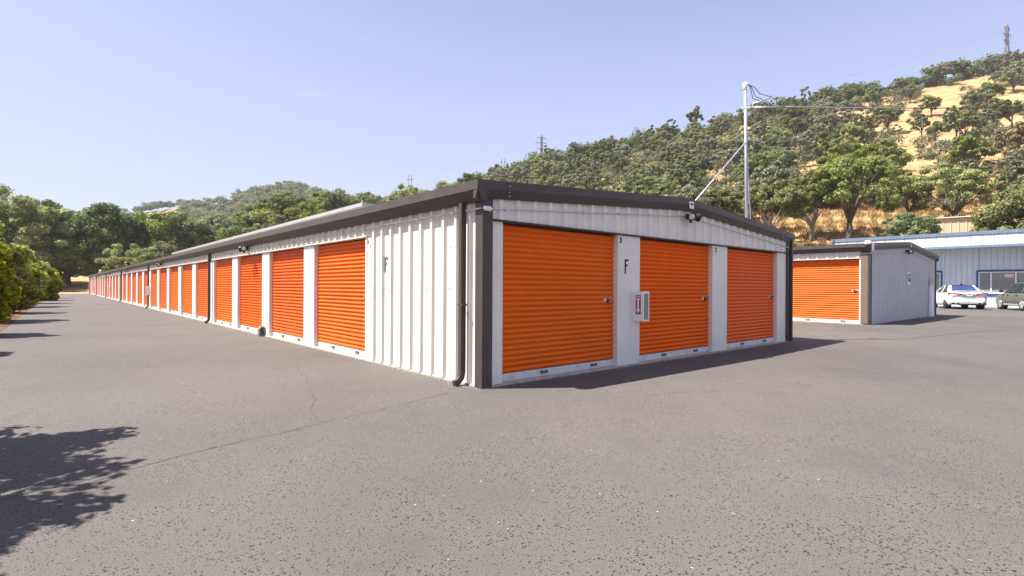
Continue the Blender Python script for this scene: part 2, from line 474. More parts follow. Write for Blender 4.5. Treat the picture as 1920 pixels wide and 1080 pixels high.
# ------------------------------------------------------------------ mesh helpers
class MB:
    def __init__(s):
        s.v, s.f, s.mi, s.sm = [], [], [], []
        s.cur = 0
        s.smooth = False
    def add(s, vs, fs):
        o = len(s.v)
        s.v += [tuple(p) for p in vs]
        for f in fs:
            s.f.append(tuple(o + i for i in f))
            s.mi.append(s.cur)
            s.sm.append(s.smooth)
    def box(s, x0, x1, y0, y1, z0, z1):
        s.add([(x0, y0, z0), (x1, y0, z0), (x1, y1, z0), (x0, y1, z0), (x0, y0, z1), (x1, y0, z1), (x1, y1, z1), (x0, y1, z1)],
              [(0, 3, 2, 1), (4, 5, 6, 7), (0, 1, 5, 4), (1, 2, 6, 5), (2, 3, 7, 6), (3, 0, 4, 7)])
    def bbox(s, x0, x1, y0, y1, z0, z1, r=0.01):
        """box with chamfered vertical and top edges"""
        bm = bmesh.new()
        bmesh.ops.create_cube(bm, size=1)
        for v in bm.verts:
            v.co = Vector(((x0 + x1) / 2 + v.co.x * (x1 - x0), (y0 + y1) / 2 + v.co.y * (y1 - y0), (z0 + z1) / 2 + v.co.z * (z1 - z0)))
        bmesh.ops.bevel(bm, geom=bm.edges[:], offset=r, segments=2, affect='EDGES')
        bm.verts.index_update()
        s.add([v.co[:] for v in bm.verts], [[v.index for v in f.verts] for f in bm.faces])
        bm.free()
    def prism(s, poly, off):
        n = len(poly)
        off = Vector(off)
        vs = [Vector(p) for p in poly] + [Vector(p) + off for p in poly]
        fs = [tuple(range(n))[::-1], tuple(range(n, 2 * n))]
        fs += [(i, (i + 1) % n, n + (i + 1) % n, n + i) for i in range(n)]
        s.add(vs, fs)
    def sweep(s, path, sect, cap=True, up=(0, 0, 1)):
        """sweep a closed 2-D section (a, b) along a 3-D path; a = side, b = up"""
        P = [Vector(p) for p in path]
        n, k = len(P), len(sect)
        vs = []
        for i, p in enumerate(P):
            t = ((P[min(i + 1, n - 1)] - P[i]).normalized() + (P[i] - P[max(i - 1, 0)]).normalized()).normalized()
            a = t.cross(Vector(up))
            if a.length < 1e-4:
                a = t.cross(Vector((0, 1, 0)))
            a.normalize()
            b = a.cross(t).normalized()
            vs += [p + a * q[0] + b * q[1] for q in sect]
        fs = []
        for i in range(n - 1):
            for j in range(k):
                fs.append((i * k + j, i * k + (j + 1) % k, (i + 1) * k + (j + 1) % k, (i + 1) * k + j))
        if cap:
            fs += [tuple(range(k))[::-1], tuple(range((n - 1) * k, n * k))]
        s.add(vs, fs)
    def tube(s, path, r, n=8, cap=True):
        P = [Vector(p) for p in path]
        rs = r if isinstance(r, (list, tuple)) else [r] * len(P)
        vs, fs = [], []
        a = None
        for i, p in enumerate(P):
            t = (P[min(i + 1, len(P) - 1)] - P[max(i - 1, 0)]).normalized()
            if a is None:
                a = t.orthogonal().normalized()
            a = (a - t * a.dot(t)).normalized()
            b = t.cross(a)
            for j in range(n):
                an = 2 * math.pi * j / n
                vs.append(p + (a * math.cos(an) + b * math.sin(an)) * rs[i])
        for i in range(len(P) - 1):
            for j in range(n):
                fs.append((i * n + j, i * n + (j + 1) % n, (i + 1) * n + (j + 1) % n, (i + 1) * n + j))
        if cap:
            fs += [tuple(range(n))[::-1], tuple(range((len(P) - 1) * n, len(P) * n))]
        s.add(vs, fs)
    def lathe(s, prof, axis_o, axis_d, n=20):
        """profile of (radius, along) about an axis"""
        o, dd = Vector(axis_o), Vector(axis_d).normalized()
        a = dd.orthogonal().normalized()
        b = dd.cross(a)
        vs, fs = [], []
        for r, h in prof:
            for j in range(n):
                an = 2 * math.pi * j / n
                vs.append(o + dd * h + (a * math.cos(an) + b * math.sin(an)) * r)
        for i in range(len(prof) - 1):
            for j in range(n):
                fs.append((i * n + j, i * n + (j + 1) % n, (i + 1) * n + (j + 1) % n, (i + 1) * n + j))
        fs += [tuple(range(n))[::-1], tuple(range((len(prof) - 1) * n, len(prof) * n))]
        s.add(vs, fs)
    def mesh(s, name, mats):
        me = bpy.data.meshes.new(name)
        me.from_pydata(s.v, [], s.f)
        for m in (mats if isinstance(mats, (list, tuple)) else [mats]):
            me.materials.append(m)
        me.polygons.foreach_set('material_index', s.mi)
        me.polygons.foreach_set('use_smooth', s.sm)
        bm = bmesh.new()
        bm.from_mesh(me)
        bmesh.ops.recalc_face_normals(bm, faces=bm.faces[:])
        bm.to_mesh(me)
        bm.free()
        me.update()
        return me
    def build(s, name, mats, parent=None, loc=None, rot=None):
        return link(name, s.mesh(name, mats), parent, loc, rot)
def link(name, me, parent=None, loc=None, rot=None):
    o = bpy.data.objects.new(name, me)
    COL.objects.link(o)
    if parent:
        o.parent = parent
    if loc is not None:
        o.location = loc
    if rot is not None:
        o.rotation_euler = rot
    return o
def tag(o, label=None, cat=None, group=None, kind=None):
    if label:
        o['label'] = label
    if cat:
        o['category'] = cat
    if group:
        o['group'] = group
    if kind:
        o['kind'] = kind
    return o
def thing(name, label, cat, loc=(0, 0, 0), rz=0.0, group=None):
    o = link(name, None, None, loc, (0, 0, rz))
    o.empty_display_size = 0.3
    return tag(o, label, cat, group)
def copy_tree(o, parent=None):
    c = o.copy()
    COL.objects.link(c)
    c.parent = parent
    for ch in list(o.children):
        copy_tree(ch, c)
    return c
def text_mesh(s, size, depth, mat, bold=0.0):
    cu = bpy.data.curves.new('text', 'FONT')
    cu.body = s
    cu.size = size
    cu.extrude = depth
    cu.offset = bold
    cu.align_x = 'CENTER'
    cu.align_y = 'CENTER'
    o = bpy.data.objects.new('text', cu)
    COL.objects.link(o)
    dg = bpy.context.evaluated_depsgraph_get()
    me = bpy.data.meshes.new_from_object(o.evaluated_get(dg))
    bpy.data.objects.remove(o)
    me.materials.clear()
    me.materials.append(mat)
    return me

# ------------------------------------------------------------------ terrain
def interp(x, xs, ys):
    return float(np.interp(x, xs, ys))
MK = [-1.5, -.80, -.72, -.65, -.58, -.50, -.44, -.38, -.32, -.26, -.16, -.055, .04, .141, .242, .343, .444, .544, .645, .746, .847, .948, 1.2, 1.5]
EK = [.125, .125, .135, .150, .150, 0.168, .187, .174, .155, .145, .155, .192, .222, .245, .265, .292, .318, .338, .360, .376, .402, .424, .46, .47]
def hill_par(m):
    e = np.interp(m, MK, EK)
    dr = np.interp(m, [-.6, -.4, -.3, -.16, 0.0, .2], [470, 450, 380, 320, 270, 250])
    d0 = np.interp(m, [-.6, -.3, -.05, .25, .5, .62], [101, 99, 84, 56, 50, 46])
    p = np.interp(m, [-.6, -.45, -.35, -.05, .2], [.8, .6, .42, .42, .5])
    return e, dr, d0, p
def hill_z(x, y):
    x = np.asarray(x, float)
    y = np.asarray(y, float)
    m = np.clip(x / np.maximum(y, 12.0), -1.5, 1.5)
    e, dr, d0, p = hill_par(m)
    s = np.clip((y - d0) / (dr - d0), 0, 1) ** p
    dd = np.minimum(y, dr)
    z = e * s * dd
    fall = np.clip(y - dr, 0, None)
    z = z * np.maximum(0.25, 1 - fall * 0.0012)
    wob = 0.55 * np.sin(x * .11 + 1.3) * np.sin(y * .09) + 0.3 * np.sin(x * .31 + y * .27)
    return z + wob * np.clip(z / 8, 0, 1)
def axis(lo, hi, step, far, fstep):
    a = list(np.arange(lo, hi + .1, step))
    b = list(np.arange(hi + fstep, far[1], fstep))
    c = list(np.arange(lo - fstep, far[0], -fstep))[::-1]
    return np.array(c + a + b)
gx = axis(-300, 320, 2.5, (-700, 800), 25)
gx = np.concatenate([[-1400, -950], gx, [1000, 1400]])
gy = np.concatenate([[-1400, -800, -200, -60], np.arange(-20, 300, 2.5), np.arange(305, 720, 12), [900, 1400]])
XX, YY = np.meshgrid(gx, gy)
ZZ = hill_z(XX, YY)
aa, bb = XX - CX, YY - CY
UU = aa * SX + bb * SY
k = np.clip((UU - 10.5) / 5.5, 0, 1)
ZZ = ZZ + .14 * k * k * (3 - 2 * k) * (ZZ < .6) - 0.06
nx, ny = len(gx), len(gy)
V = np.stack([XX.ravel(), YY.ravel(), ZZ.ravel()], 1)
ii = np.arange(nx * ny).reshape(ny, nx)
Q = np.stack([ii[:-1, :-1].ravel(), ii[:-1, 1:].ravel(), ii[1:, 1:].ravel(), ii[1:, :-1].ravel()], 1)
me = bpy.data.meshes.new('terrain')
me.from_pydata(V.tolist(), [], Q.tolist())
me.materials.append(M['drygrass'])
me.polygons.foreach_set('use_smooth', [True] * len(Q))
tag(link('terrain', me), 'dry golden grass terrain rising into the wooded hillside', None, None, 'structure')
def gz(x, y):
    return float(hill_z(x, y))

# asphalt lot: one sheet with a thin edge, in site coordinates
def bed_u(t):
    return -5.6 + 0.020 * t if t > 0 else -5.6 + 0.004 * t
mb = MB()
us = [None] + list(np.arange(-2.0, 10.6, 2.1)) + list(np.arange(11, 17, .5)) + [20, 26, 34, 44, 60]
ts = list(np.arange(-44, 98, 4.0)) + [97.0]
rows = []
for t in ts:
    for j, u in enumerate(us):
        uu = bed_u(t) + 0.10 * math.sin(t * 1.7) if u is None else u
        rows.append(site(uu, t, lot_z(uu)))
nu = len(us)
mb.smooth = True
mb.add(rows, [(i * nu + j, i * nu + j + 1, (i + 1) * nu + j + 1, (i + 1) * nu + j) for i in range(len(ts) - 1) for j in range(nu - 1)])
tag(mb.build('asphalt_lot', M['asphalt']), 'grey speckled asphalt driveway round the storage buildings', None, None, 'structure')

# seams in the paving
def strip(name, pts, wd, z, mat, label):
    mb = MB()
    vs = []
    for i, (u, t) in enumerate(pts):
        a = Vector(pts[max(i - 1, 0)])
        b = Vector(pts[min(i + 1, len(pts) - 1)])
        dn = (b - a).normalized()
        nn = Vector((-dn.y, dn.x))
        ww = wd * random.uniform(.35, 1.2)
        for s_ in (-1, 1):
            vs.append(site(u + nn.x * ww * s_, t + nn.y * ww * s_, lot_z(u) + z))
    mb.add(vs, [(2 * i, 2 * i + 1, 2 * i + 3, 2 * i + 2) for i in range(len(pts) - 1)])
    return tag(mb.build(name, mat), label, None, None, 'structure')
M['seam_dark'] = ground_mat('seam_tar', [(0.3, (0.05, 0.046, 0.043)), (0.6, (0.10, 0.093, 0.088))], 3, 20, .3, .01)
M['seam_pale'] = ground_mat('seam_pale', [(0.3, (0.105, 0.098, 0.092)), (0.7, (0.145, 0.134, 0.125))], 3, 20, .3, .01)
def wander(p0, p1, n, amp):
    out = []
    o = 0
    for i in range(n + 1):
        f = i / n
        o = o * .8 + random.uniform(-amp, amp)
        out.append((p0[0] + (p1[0] - p0[0]) * f + o * (1 if abs(p1[1] - p0[1]) > abs(p1[0] - p0[0]) else 0),
                    p0[1] + (p1[1] - p0[1]) * f + o * (0 if abs(p1[1] - p0[1]) > abs(p1[0] - p0[0]) else 1)))
    return out
strip('pavement_seam', wander((-5.2, -1.1), (-.5, .02), 46, .02), .005, .004, M['seam_dark'], 'dark paving seam running from the building corner')
strip('pavement_seam', wander((-2.95, 18.5), (-2.84, 1.2), 60, .012), .012, .004, M['seam_pale'], 'pale paving seam parallel to the long door wall')
strip('pavement_crack', wander((1.2, -1.6), (5.9, -3.6), 60, .035), .0035, .004, M['seam_dark'], 'thin crack in the asphalt before the gable doors')
strip('pavement_crack', wander((3.4, -2.62), (4.3, -5.4), 44, .035), .003, .004, M['seam_dark'], 'thin branch crack in the foreground asphalt')
strip('pavement_crack', wander((-2.2, -.35), (-1.1, 3.6), 50, .03), .003, .004, M['seam_dark'], 'thin crack in the asphalt before the blank wall panel')
strip('pavement_crack', wander((10.3, .2), (15.5, -.9), 40, .03), .012, .004, M['seam_dark'], 'dark crack in the asphalt between the two buildings')

# planting bed of bare earth along the hedge
mb = MB()
vs = []
tt_ = list(np.arange(-30, 98, 2.0))
for t in tt_:
    for s_ in (0, 1, 2):
        u = (bed_u(t) + .12, bed_u(t) - 1.4, bed_u(t) - 7.0)[s_]
        vs.append(site(u, t, (-.012, .10, .02)[s_] + (0.03 * math.sin(t * 2.1) if s_ == 1 else 0)))
mb.smooth = True
mb.add(vs, [(i * 3 + j, i * 3 + j + 1, i * 3 + 4 + j, i * 3 + 3 + j) for i in range(len(tt_) - 1) for j in range(2)])
tag(mb.build('planting_bed', M['earth']), 'reddish bare earth bed under the hedge', None, None, 'structure')

# ------------------------------------------------------------------ roll-up doors
DW = 2.44
def curtain_mesh(wd, z0=.13, z1=2.15, p=.0755):
    mb = MB()
    mb.smooth = True
    n = int(round((z1 - z0) / p))
    p = (z1 - z0) / n
    K = 7
    prof = []
    for i in range(n):
        for j in range(K):
            q = j / K
            prof.append((z0 + (i + q) * p, .038 * (math.sin(math.pi * min(1, q * 1.0)) ** .55) if j else 0.0))
    prof.append((z1, 0))
    xs = [0, wd * .25, wd * .5, wd * .75, wd]
    vs = [(x, a + .0015 * math.sin(z * 3 + x * 2.0), z) for z, a in prof for x in xs]
    m = len(xs)
    fs = [(i * m + j, i * m + j + 1, (i + 1) * m + j + 1, (i + 1) * m + j) for i in range(len(prof) - 1) for j in range(m - 1)]
    mb.add(vs, fs)
    me = mb.mesh('curtain', M['orange'])
    return me
CURT = curtain_mesh(DW)
mbar = MB()
mbar.bbox(0, DW, -.01, .035, .04, .128, .006)
mbar.box(0, DW, -.012, .03, .028, .042)
BAR = mbar.mesh('bottom_bar', M['bar'])
mh = MB()
mh.bbox(0, .16, .032, .052, .07, .10, .006)
mh.bbox(.02, .05, .030, .058, .062, .108, .003)
mh.bbox(.11, .14, .030, .058, .062, .108, .003)
HANDLE = mh.mesh('lift_handle', M['letter_grey'])
ml = MB()
ml.bbox(.03, .25, .016, .034, 1.06, 1.15, .005)
ml.bbox(.00, .18, .030, .050, 1.09, 1.12, .005)
ml.cur = 1
ml.bbox(.13, .18, .030, .060, 1.055, 1.125, .006)
ml.lathe([(.012, 0), (.012, .05)], (.10, .03, 1.105), (0, 1, 0), 10)
LATCH = ml.mesh('latch', [M['galv'], M['black']])
def door(root, loc, rz, latch=True):
    o = link('roll_up_door', CURT, root, loc, (0, 0, rz))
    b = link('bottom_bar', BAR, o)
    link('lift_handle', HANDLE, o, (DW * .17, 0, 0))
    link('lift_handle', HANDLE, o, (DW * .62, 0, 0))
    if latch:
        link('latch', LATCH, o)
    return o

def rib_panel(mb, fn, a0, a1, z0, ztop, off=0.0, pitch=.305, h=.040, zb=None):
    """ribbed sheet: fn(a, n, z) -> xyz, vertical ribs at a fixed pitch, top edge ztop(a)"""
    pts = [(a0, 0)]
    a = a0 + off
    while a < a1 - .001:
        for da, n in ((-.052, 0), (-.024, h), (.024, h), (.052, 0)):
            if a0 < a + da < a1:
                pts.append((a + da, n))
        for da in (.12, .185):                                  # two faint stiffening swages between ribs
            for dd, n in ((-.012, 0), (0, h * .13), (.012, 0)):
                if a0 < a + da + dd < a1:
                    pts.append((a + da + dd, n))
        a += pitch
    pts.append((a1, 0))
    pts.sort()
    vs = []
    for a, n in pts:
        vs.append(fn(a, n, zb(a) if zb else z0))
        vs.append(fn(a, n, ztop(a)))
    mb.add(vs, [(2 * i, 2 * i + 2, 2 * i + 3, 2 * i + 1) for i in range(len(pts) - 1)])

W_F = 9.48
EAVE, RIDGE = 2.62, 2.955
FL = lambda a, n, z: (-n, a, z)              # long door wall
FF = lambda a, n, z: (a, -n, z)              # gable front
def roof_z(u, width=W_F, eave=EAVE, ridge=RIDGE):
    return eave + (ridge - eave) * (1 - abs(u - width / 2) / (width / 2))
REC = .115

def shed(root, length, width, left_open, front_open, spouts, conduit_front=True):
    """one gabled metal storage building in its own frame: x along the gable front, y along the long wall"""
    ztop = lambda u: roof_z(u, width) - .06
    HB = 2.165
    # slab
    mb = MB()
    mb.bbox(-.035, width + .035, -.035, length + .035, -.25, .028, .008)
    mb.build('slab', M['concrete'], root)
    # long wall: blank ribbed stretches and the band over the doors
    mb = MB()
    first = left_open[0][0] - .05 if left_open else length
    if first > .2:
        rib_panel(mb, FL, .02, first, .03, lambda a: EAVE - .12, .24)
    last = left_open[-1][1]
    rib_panel(mb, FL, first, last + .30, HB, lambda a: EAVE - .12, .09)
    if last + .3 < length - .2:
        rib_panel(mb, FL, last + .30, length, .03, lambda a: EAVE - .12, .1)
    mb.build('door_wall', M['cream'], root)
    # back half of the shell
    mb = MB()
    FR = lambda a, n, z: (width + n, a, z)
    FBk = lambda a, n, z: (a, length + n, z)
    rib_panel(mb, FR, 0, length, .03, lambda a: EAVE - .12, .2, h=.03)
    rib_panel(mb, FBk, 0, width, .03, ztop, .2)
    mb.build('back_wall', M['cream'], root)
    # piers between openings
    edges = [first] + [e for o in left_open for e in o] + [last + .30]
    for i in range(1, len(edges) - 2 + 1):
        pass
    for i in range(len(left_open)):
        a0 = left_open[i][1]
        a1 = left_open[i + 1][0] if i + 1 < len(left_open) else min(a0 + .30, length)
        mb = MB()
        mb.bbox(0, REC + .03, a0, a1, .0, HB - .003, .006)
        mb.build('pier', M['cream_trim'], root)
    mb = MB()
    mb.bbox(-.012, REC, left_open[0][0] - .06, left_open[0][0], .03, HB, .004)     # jamb trim by the first door
    mb.bbox(-.034, REC, left_open[0][0] - .06, last + .05, HB, HB + .022, .004)     # head trim over the row
    mb.build('door_head_trim', M['cream_trim'], root)
    for a0, a1 in left_open:
        door(root, (REC, a0, 0), R(90), latch=True)
    mb = MB()
    mb.box(REC + .06, REC + .09, left_open[0][0] - .3, last + .3, .03, 2.3)     # dark lining behind the curtains
    mb.build('wall_lining', M['letter_grey'], root)
    # gable front
    mb = MB()
    if front_open:
        rib_panel(mb, FF, .12, width, HB + .02, ztop, .16)
    else:
        rib_panel(mb, FF, .12, width, .03, ztop, .16)
    mb.build('gable_wall', M['cream'], root)
    if front_open:
        ed = [.13] + [e for o in front_open for e in o] + [width - .10]
        for i in range(0, len(ed), 2):
            mb = MB()
            mb.bbox(ed[i], ed[i + 1], 0, REC + .03, 0, HB - .003, .006)
            mb.build('pier', M['cream_trim'], root)
        for a0, a1 in front_open:
            door(root, (a1, REC, 0), R(180))
        mb = MB()
        mb.bbox(.10, width - .02, -.045, REC, HB, HB + .022, .004)
        mb.build('door_head_trim', M['bronze'], root)
        mb = MB()
        mb.box(.3, width - .3, REC + .06, REC + .09, .03, 2.3)
        mb.build('wall_lining', M['letter_grey'], root)
    # corner posts
    for c in (0, 1):
        mb = MB()
        x0 = 0 if c == 0 else width
        s_ = 1 if c == 0 else -1
        wd = .13 if c == 0 else .10
        mb.box(min(x0 - s_ * .036, x0 + s_ * wd), max(x0 - s_ * .036, x0 + s_ * wd), -.04, -.002, .0, EAVE - .1)
        mb.box(min(x0 - s_ * .036, x0 - s_ * .002), max(x0 - s_ * .036, x0 - s_ * .002), -.002, .115, .0, EAVE - .1)
        mb.build('corner_trim', M['bronze'], root)
    # roof sheets with standing seams
    mb = MB()
    o = .06
    for s_ in (0, 1):
        xa, za = (-o, EAVE - .01) if s_ == 0 else (width + o, EAVE - .01)
        xm, zm = width / 2, RIDGE
        mb.add([(xa, -o, za), (xm, -o, zm), (xm, length + o, zm), (xa, length + o, za)], [(0, 1, 2, 3)])
        mb.add([(xa, -o, za - .06), (xm, -o, zm - .06), (xm, length + o, zm - .06), (xa, length + o, za - .06)], [(0, 1, 2, 3)])
        y = .4
        while y < min(length, 40):
            mb.prism([(xa, y, za), (xa, y + .03, za), (xa, y + .03, za + .03), (xa, y, za + .03)], (xm - xa, 0, zm - za))
            y += .6
    mb.build('roof', M['roof'], root)
    # gutters: upright face above, lower face leaning back to the wall
    sect = [(-.165, 2.65), (-.172, 2.53), (-.075, 2.395), (-.012, 2.395), (-.012, 2.61), (-.15, 2.615)]
    for s_ in (0, 1):
        mb = MB()
        pl = [((x if s_ == 0 else width - x), -.10, z) for x, z in sect]
        mb.prism(pl, (0, length + .2, 0))
        mb.build('gutter', M['bronze'], root)
    # rake trim over the front gable
    rs = [(-.10, .03), (-.105, -.085), (-.06, -.20), (-.012, -.20), (-.012, .02)]
    for y0, sg in ((0, 1), (length, -1)):
        mb = MB()
        vs = []
        cols = [-.168, width * .47, width * .5, width * .53, width + .168]
        hh = [EAVE, RIDGE - .028, RIDGE - .012, RIDGE - .028, EAVE]
        for x, z in zip(cols, hh):
            vs += [(x, y0 + sg * a, z + b) for a, b in rs]
        k = len(rs)
        fs = [(i * k + j, i * k + (j + 1) % k, (i + 1) * k + (j + 1) % k, (i + 1) * k + j) for i in range(4) for j in range(k)]
        fs += [tuple(range(k)), tuple(range(4 * k, 5 * k))[::-1]]
        mb.add(vs, fs)
        # splice plates with screws
        mb.build('rake_trim', M['bronze'], root)
        if y0:
            continue
    for x in (.36, width - .5):
        for z in (-.15, -.10, -.02):
            mb = MB()
            zz = EAVE + (RIDGE - EAVE) * min(x, width - x) / (width / 2) + z
            yy = -.113 if z > -.09 else -.098
            mb.lathe([(.008, 0), (.008, .012)], (x, yy + .006, zz), (0, -1, 0), 8)
            mb.build('trim_screw', M['galv'], root)
    # downspouts
    for (x, y, side) in spouts:
        mb = MB()
        sec = [(-.04, -.03), (.04, -.03), (.04, .03), (-.04, .03)]
        if side == 'L':
            mb.sweep([(-.085, y, 2.40), (-.085, y, 1.2), (-.085, y, .18), (-.105, y, .10), (-.16, y, .05), (-.21, y, .035)], sec, up=(0, 1, 0))
            mb.box(-.12, -.05, y - .055, y + .055, 1.05, 1.08)
        else:
            mb.sweep([(x, -.05, 2.45), (x, -.05, .02)], sec, up=(1, 0, 0))
        mb.build('downspout', M['bronze'], root)
    return root

# Building F
F = thing('storage_building', 'long cream storage building with thirty orange roll up doors and letter F', 'building', site(0, 0, 0), ANG)
left = [(3.35 + 3.05 * i, 3.35 + 3.05 * i + DW) for i in range(30)]
front = [(.34, 2.78), (3.39, 5.83), (6.44, 8.88)]
LEN_F = 95.0
sp = [(0, .33, 'L')] + [(0, 3.35 + 3.05 * k_ - .33, 'L') for k_ in (4, 9, 14, 19, 24, 29)] + [(W_F + .075, 0, 'F')]
shed(F, LEN_F, W_F, left, front, sp)
# conduits on building F
mb = MB()
mb.smooth = True
cz = lambda u: roof_z(u) - .315
mb.tube([(u, -.045, cz(u)) for u in (.02, 2.4, 4.74, 7, 9.46)], .012, 8)
mb.tube([(-.052, -.03, cz(0)), (-.052, 3.3, 2.315), (-.052, 40, 2.315), (-.052, 94, 2.315)], .012, 8)
mb.smooth = False
for u in (.35, 1.9, 2.75, 4.3, 6.6, 8.1):
    mb.box(u - .012, u + .012, -.062, -.03, cz(u) - .022, cz(u) + .022)
for y in np.arange(.6, 40, .915):
    mb.box(-.07, -.03, y - .012, y + .012, 2.29, 2.338)
mb.build('conduit', M['galv'], F)
mb = MB()
mb.bbox(-.05, .10, -.085, -.04, cz(0) - .03, cz(0) + .03, .018)
mb.build('junction_box', M['white'], F)
# wall fasteners
for y in np.arange(.45, 3.3, .305):
    for z in (1.28, .62, 1.85):
        mb = MB()
        if random.random() < (.95 if z == 1.28 else .35):
            mb.lathe([(.009, 0), (.007, .010)], (-.001, y + random.uniform(-.03, .03), z + random.uniform(-.01, .01)), (-1, 0, 0), 6)
            mb.build('wall_screw', M['letter_grey'], F)
# painted letters and numbers
def letter_F(mbx, fn, a, z, hgt, flip=1):
    t_ = hgt * .13
    wdt = hgt * .42
    for (a0, a1, z0, z1) in ((0, t_, 0, hgt), (t_, wdt, hgt - t_, hgt), (t_, wdt * .72, hgt * .52, hgt * .52 + t_)):
        c = [fn(a + flip * a0, .0, z + z0), fn(a + flip * a1, 0, z + z0), fn(a + flip * a1, 0, z + z1), fn(a + flip * a0, 0, z + z1)]
        off = Vector(fn(0, .004, 0)) - Vector(fn(0, 0, 0))
        mbx.prism(c, off)
mb = MB()
letter_F(mb, lambda a, n, z: FF(a, n + .002, z), 2.96, 1.535, .235)
tag(mb.build('painted_letter', M['letter'], F), 'black letter F painted on the front pier')
mb = MB()
letter_F(mb, lambda a, n, z: FL(a, n + .009, z), 2.645, 1.545, .25, -1)
tag(mb.build('painted_letter', M['letter_grey'], F), 'grey letter F painted on the sunny end wall')
for ch, u in (('3', 2.85), ('2', 5.96)):
    o = link('painted_number', text_mesh(ch, .13, .002, M['letter'], .004), F, (u, -.003, 2.075), (R(90), 0, 0))
o = link('painted_number', text_mesh('4', .10, .002, M['letter'], .003), F, (-.036, 3.19, 2.06), (R(90), 0, R(-90)))

# emblem plates at the ridge
def emblem(root, u, z, name_label):
    p = thing('emblem_plate', name_label, 'sign', root.matrix_basis @ Vector((u, -.118, z)), ANG)
    mb = MB()
    mb.bbox(-.075, .075, .0, .012, -.065, .065, .004)
    mb.build('plate', M['white'], p)
    mb = MB()
    wing = [(0, -.035), (.014, -.004), (.03, .012), (.058, .002), (.048, .032), (.022, .040), (0, .018), (-.022, .040), (-.048, .032), (-.058, .002), (-.03, .012), (-.014, -.004)]
    mb.prism([(x, -.001, z_) for x, z_ in wing], (0, -.003, 0))
    mb.build('emblem', M['black'], p)
    return p
bpy.context.view_layer.update()

def floodlight(loc, rz, label, group):
    t = thing('floodlight', label, 'light', loc, rz, group)
    mb = MB()
    mb.smooth = True
    mb.lathe([(.055, 0), (.055, .02), (.045, .035)], (0, -.0, 0), (0, -1, 0), 16)
    mb.smooth = False
    mb.bbox(-.03, .03, -.10, -.03, -.03, .03, .008)
    mb.build('mounting_base', M['black'], t)
    for s_, dd in ((-1, Vector((-.55, -.75, -.35))), (1, Vector((.8, -.45, -.25)))):
        dd.normalize()
        o_ = Vector((.075 * s_, -.10, .01))
        mb = MB()
        mb.smooth = True
        mb.lathe([(.025, -.06), (.035, -.045), (.042, 0), (.072, .07), (.078, .115), (.066, .115)], o_, dd, 20)
        mb.tube([(0, -.06, 0), o_], .016, 8)
        h_ = mb.build('lamp_head', M['black'], t)
        mb = MB()
        mb.smooth = True
        mb.lathe([(.066, .108), (.045, .120), (.01, .126)], o_, dd, 20)
        mb.build('lens', M['lens'], h_)
    mb = MB()
    mb.smooth = True
    mb.lathe([(.022, 0), (.026, .03), (.026, .06), (.018, .085)], (-.03, -.08, -.045), (0, -.35, -1), 12)
    mb.build('motion_sensor', M['black'], t)
    return t
floodlight(site(4.78, -.05, roof_z(4.78) - .32), ANG, 'black twin head floodlight under the gable ridge of building F', 'floodlights on the storage buildings')
for n_, t_ in zip(('nearest the blank wall panel', 'second from the blank wall panel', 'third from the blank wall panel', 'fourth from the blank wall panel', 'fifth from the blank wall panel', 'at the far end of the row'), (10.55, 25.8, 41.05, 56.3, 71.5, 86.8)):
    floodlight(site(-.06, t_, 2.34), ANG - R(90), 'floodlight over the long door row, ' + n_, 'floodlights on the storage buildings')
emblem(F, W_F / 2 + .1, RIDGE - .105, 'small white plate with black winged mark on ridge trim of building F')

# fire extinguisher cabinets
def cabinet(loc, rz, label, group):
    """n (outwards) is local -y, label on the local -x side face and window on the front"""
    t = thing('extinguisher_cabinet', label, 'fire cabinet', loc, rz, group)
    wd, dp, ht = .17, .18, .49
    mb = MB()
    mb.box(-wd / 2, wd / 2, -.012, 0, 0, ht)
    mb.box(-wd / 2, -wd / 2 + .012, -dp, -.012, 0, ht)
    mb.box(wd / 2 - .012, wd / 2, -dp, -.012, 0, ht)
    mb.box(-wd / 2 + .012, wd / 2 - .012, -dp, -.012, 0, .012)
    mb.box(-wd / 2 + .012, wd / 2 - .012, -dp, -.012, ht - .012, ht)
    mb.build('cabinet_box', M['white'], t)
    mb = MB()
    y0, y1 = -dp - .014, -dp - .001
    b = .018
    mb.box(-wd / 2, -wd / 2 + b, y0, y1, 0, ht)
    mb.box(wd / 2 - b, wd / 2, y0, y1, 0, ht)
    mb.box(-wd / 2 + b, wd / 2 - b, y0, y1, 0, b)
    mb.box(-wd / 2 + b, wd / 2 - b, y0, y1, ht - b * 2, ht)
    mb.lathe([(.014, 0), (.014, .02)], (.02, y0 - .0, ht - b), (0, -1, 0), 10)
    dr_ = mb.build('cabinet_door', M['white'], t)
    mb = MB()
    mb.box(-wd / 2 + b, wd / 2 - b, -dp - .009, -dp - .005, b, ht - b * 2)
    mb.build('window', M['cabglass'], dr_)
    # label on the side: red panel with white arrow and FIRE above
    mb = MB()
    x = -wd / 2
    y_a, y_b = -dp + .035, -.045
    yc = (y_a + y_b) / 2
    mb.box(x - .003, x, y_a, y_b, .11, .43)
    s_ = mb.build('arrow_sign', M['red'], t)
    mb = MB()
    mb.box(x - .005, x - .003, y_a + .012, y_b - .012, .355, .415)
    mb.prism([(x - .003, yc - .018, .355), (x - .003, yc + .018, .355), (x - .003, yc + .018, .19), (x - .003, yc + .045, .19), (x - .003, yc, .125), (x - .003, yc - .045, .19), (x - .003, yc - .018, .19)], (-.002, 0, 0))
    mb.build('arrow', M['white'], s_)
    link('sign_text', text_mesh('FIRE', .047, .0006, M['red'], .001), s_, (x - .0058, yc, .385), (R(90), 0, R(-90)))
    return t
cabinet(site(3.295, -.001, .75), ANG, 'white fire extinguisher cabinet with red arrow on the front pier marked F', 'fire extinguisher cabinets')
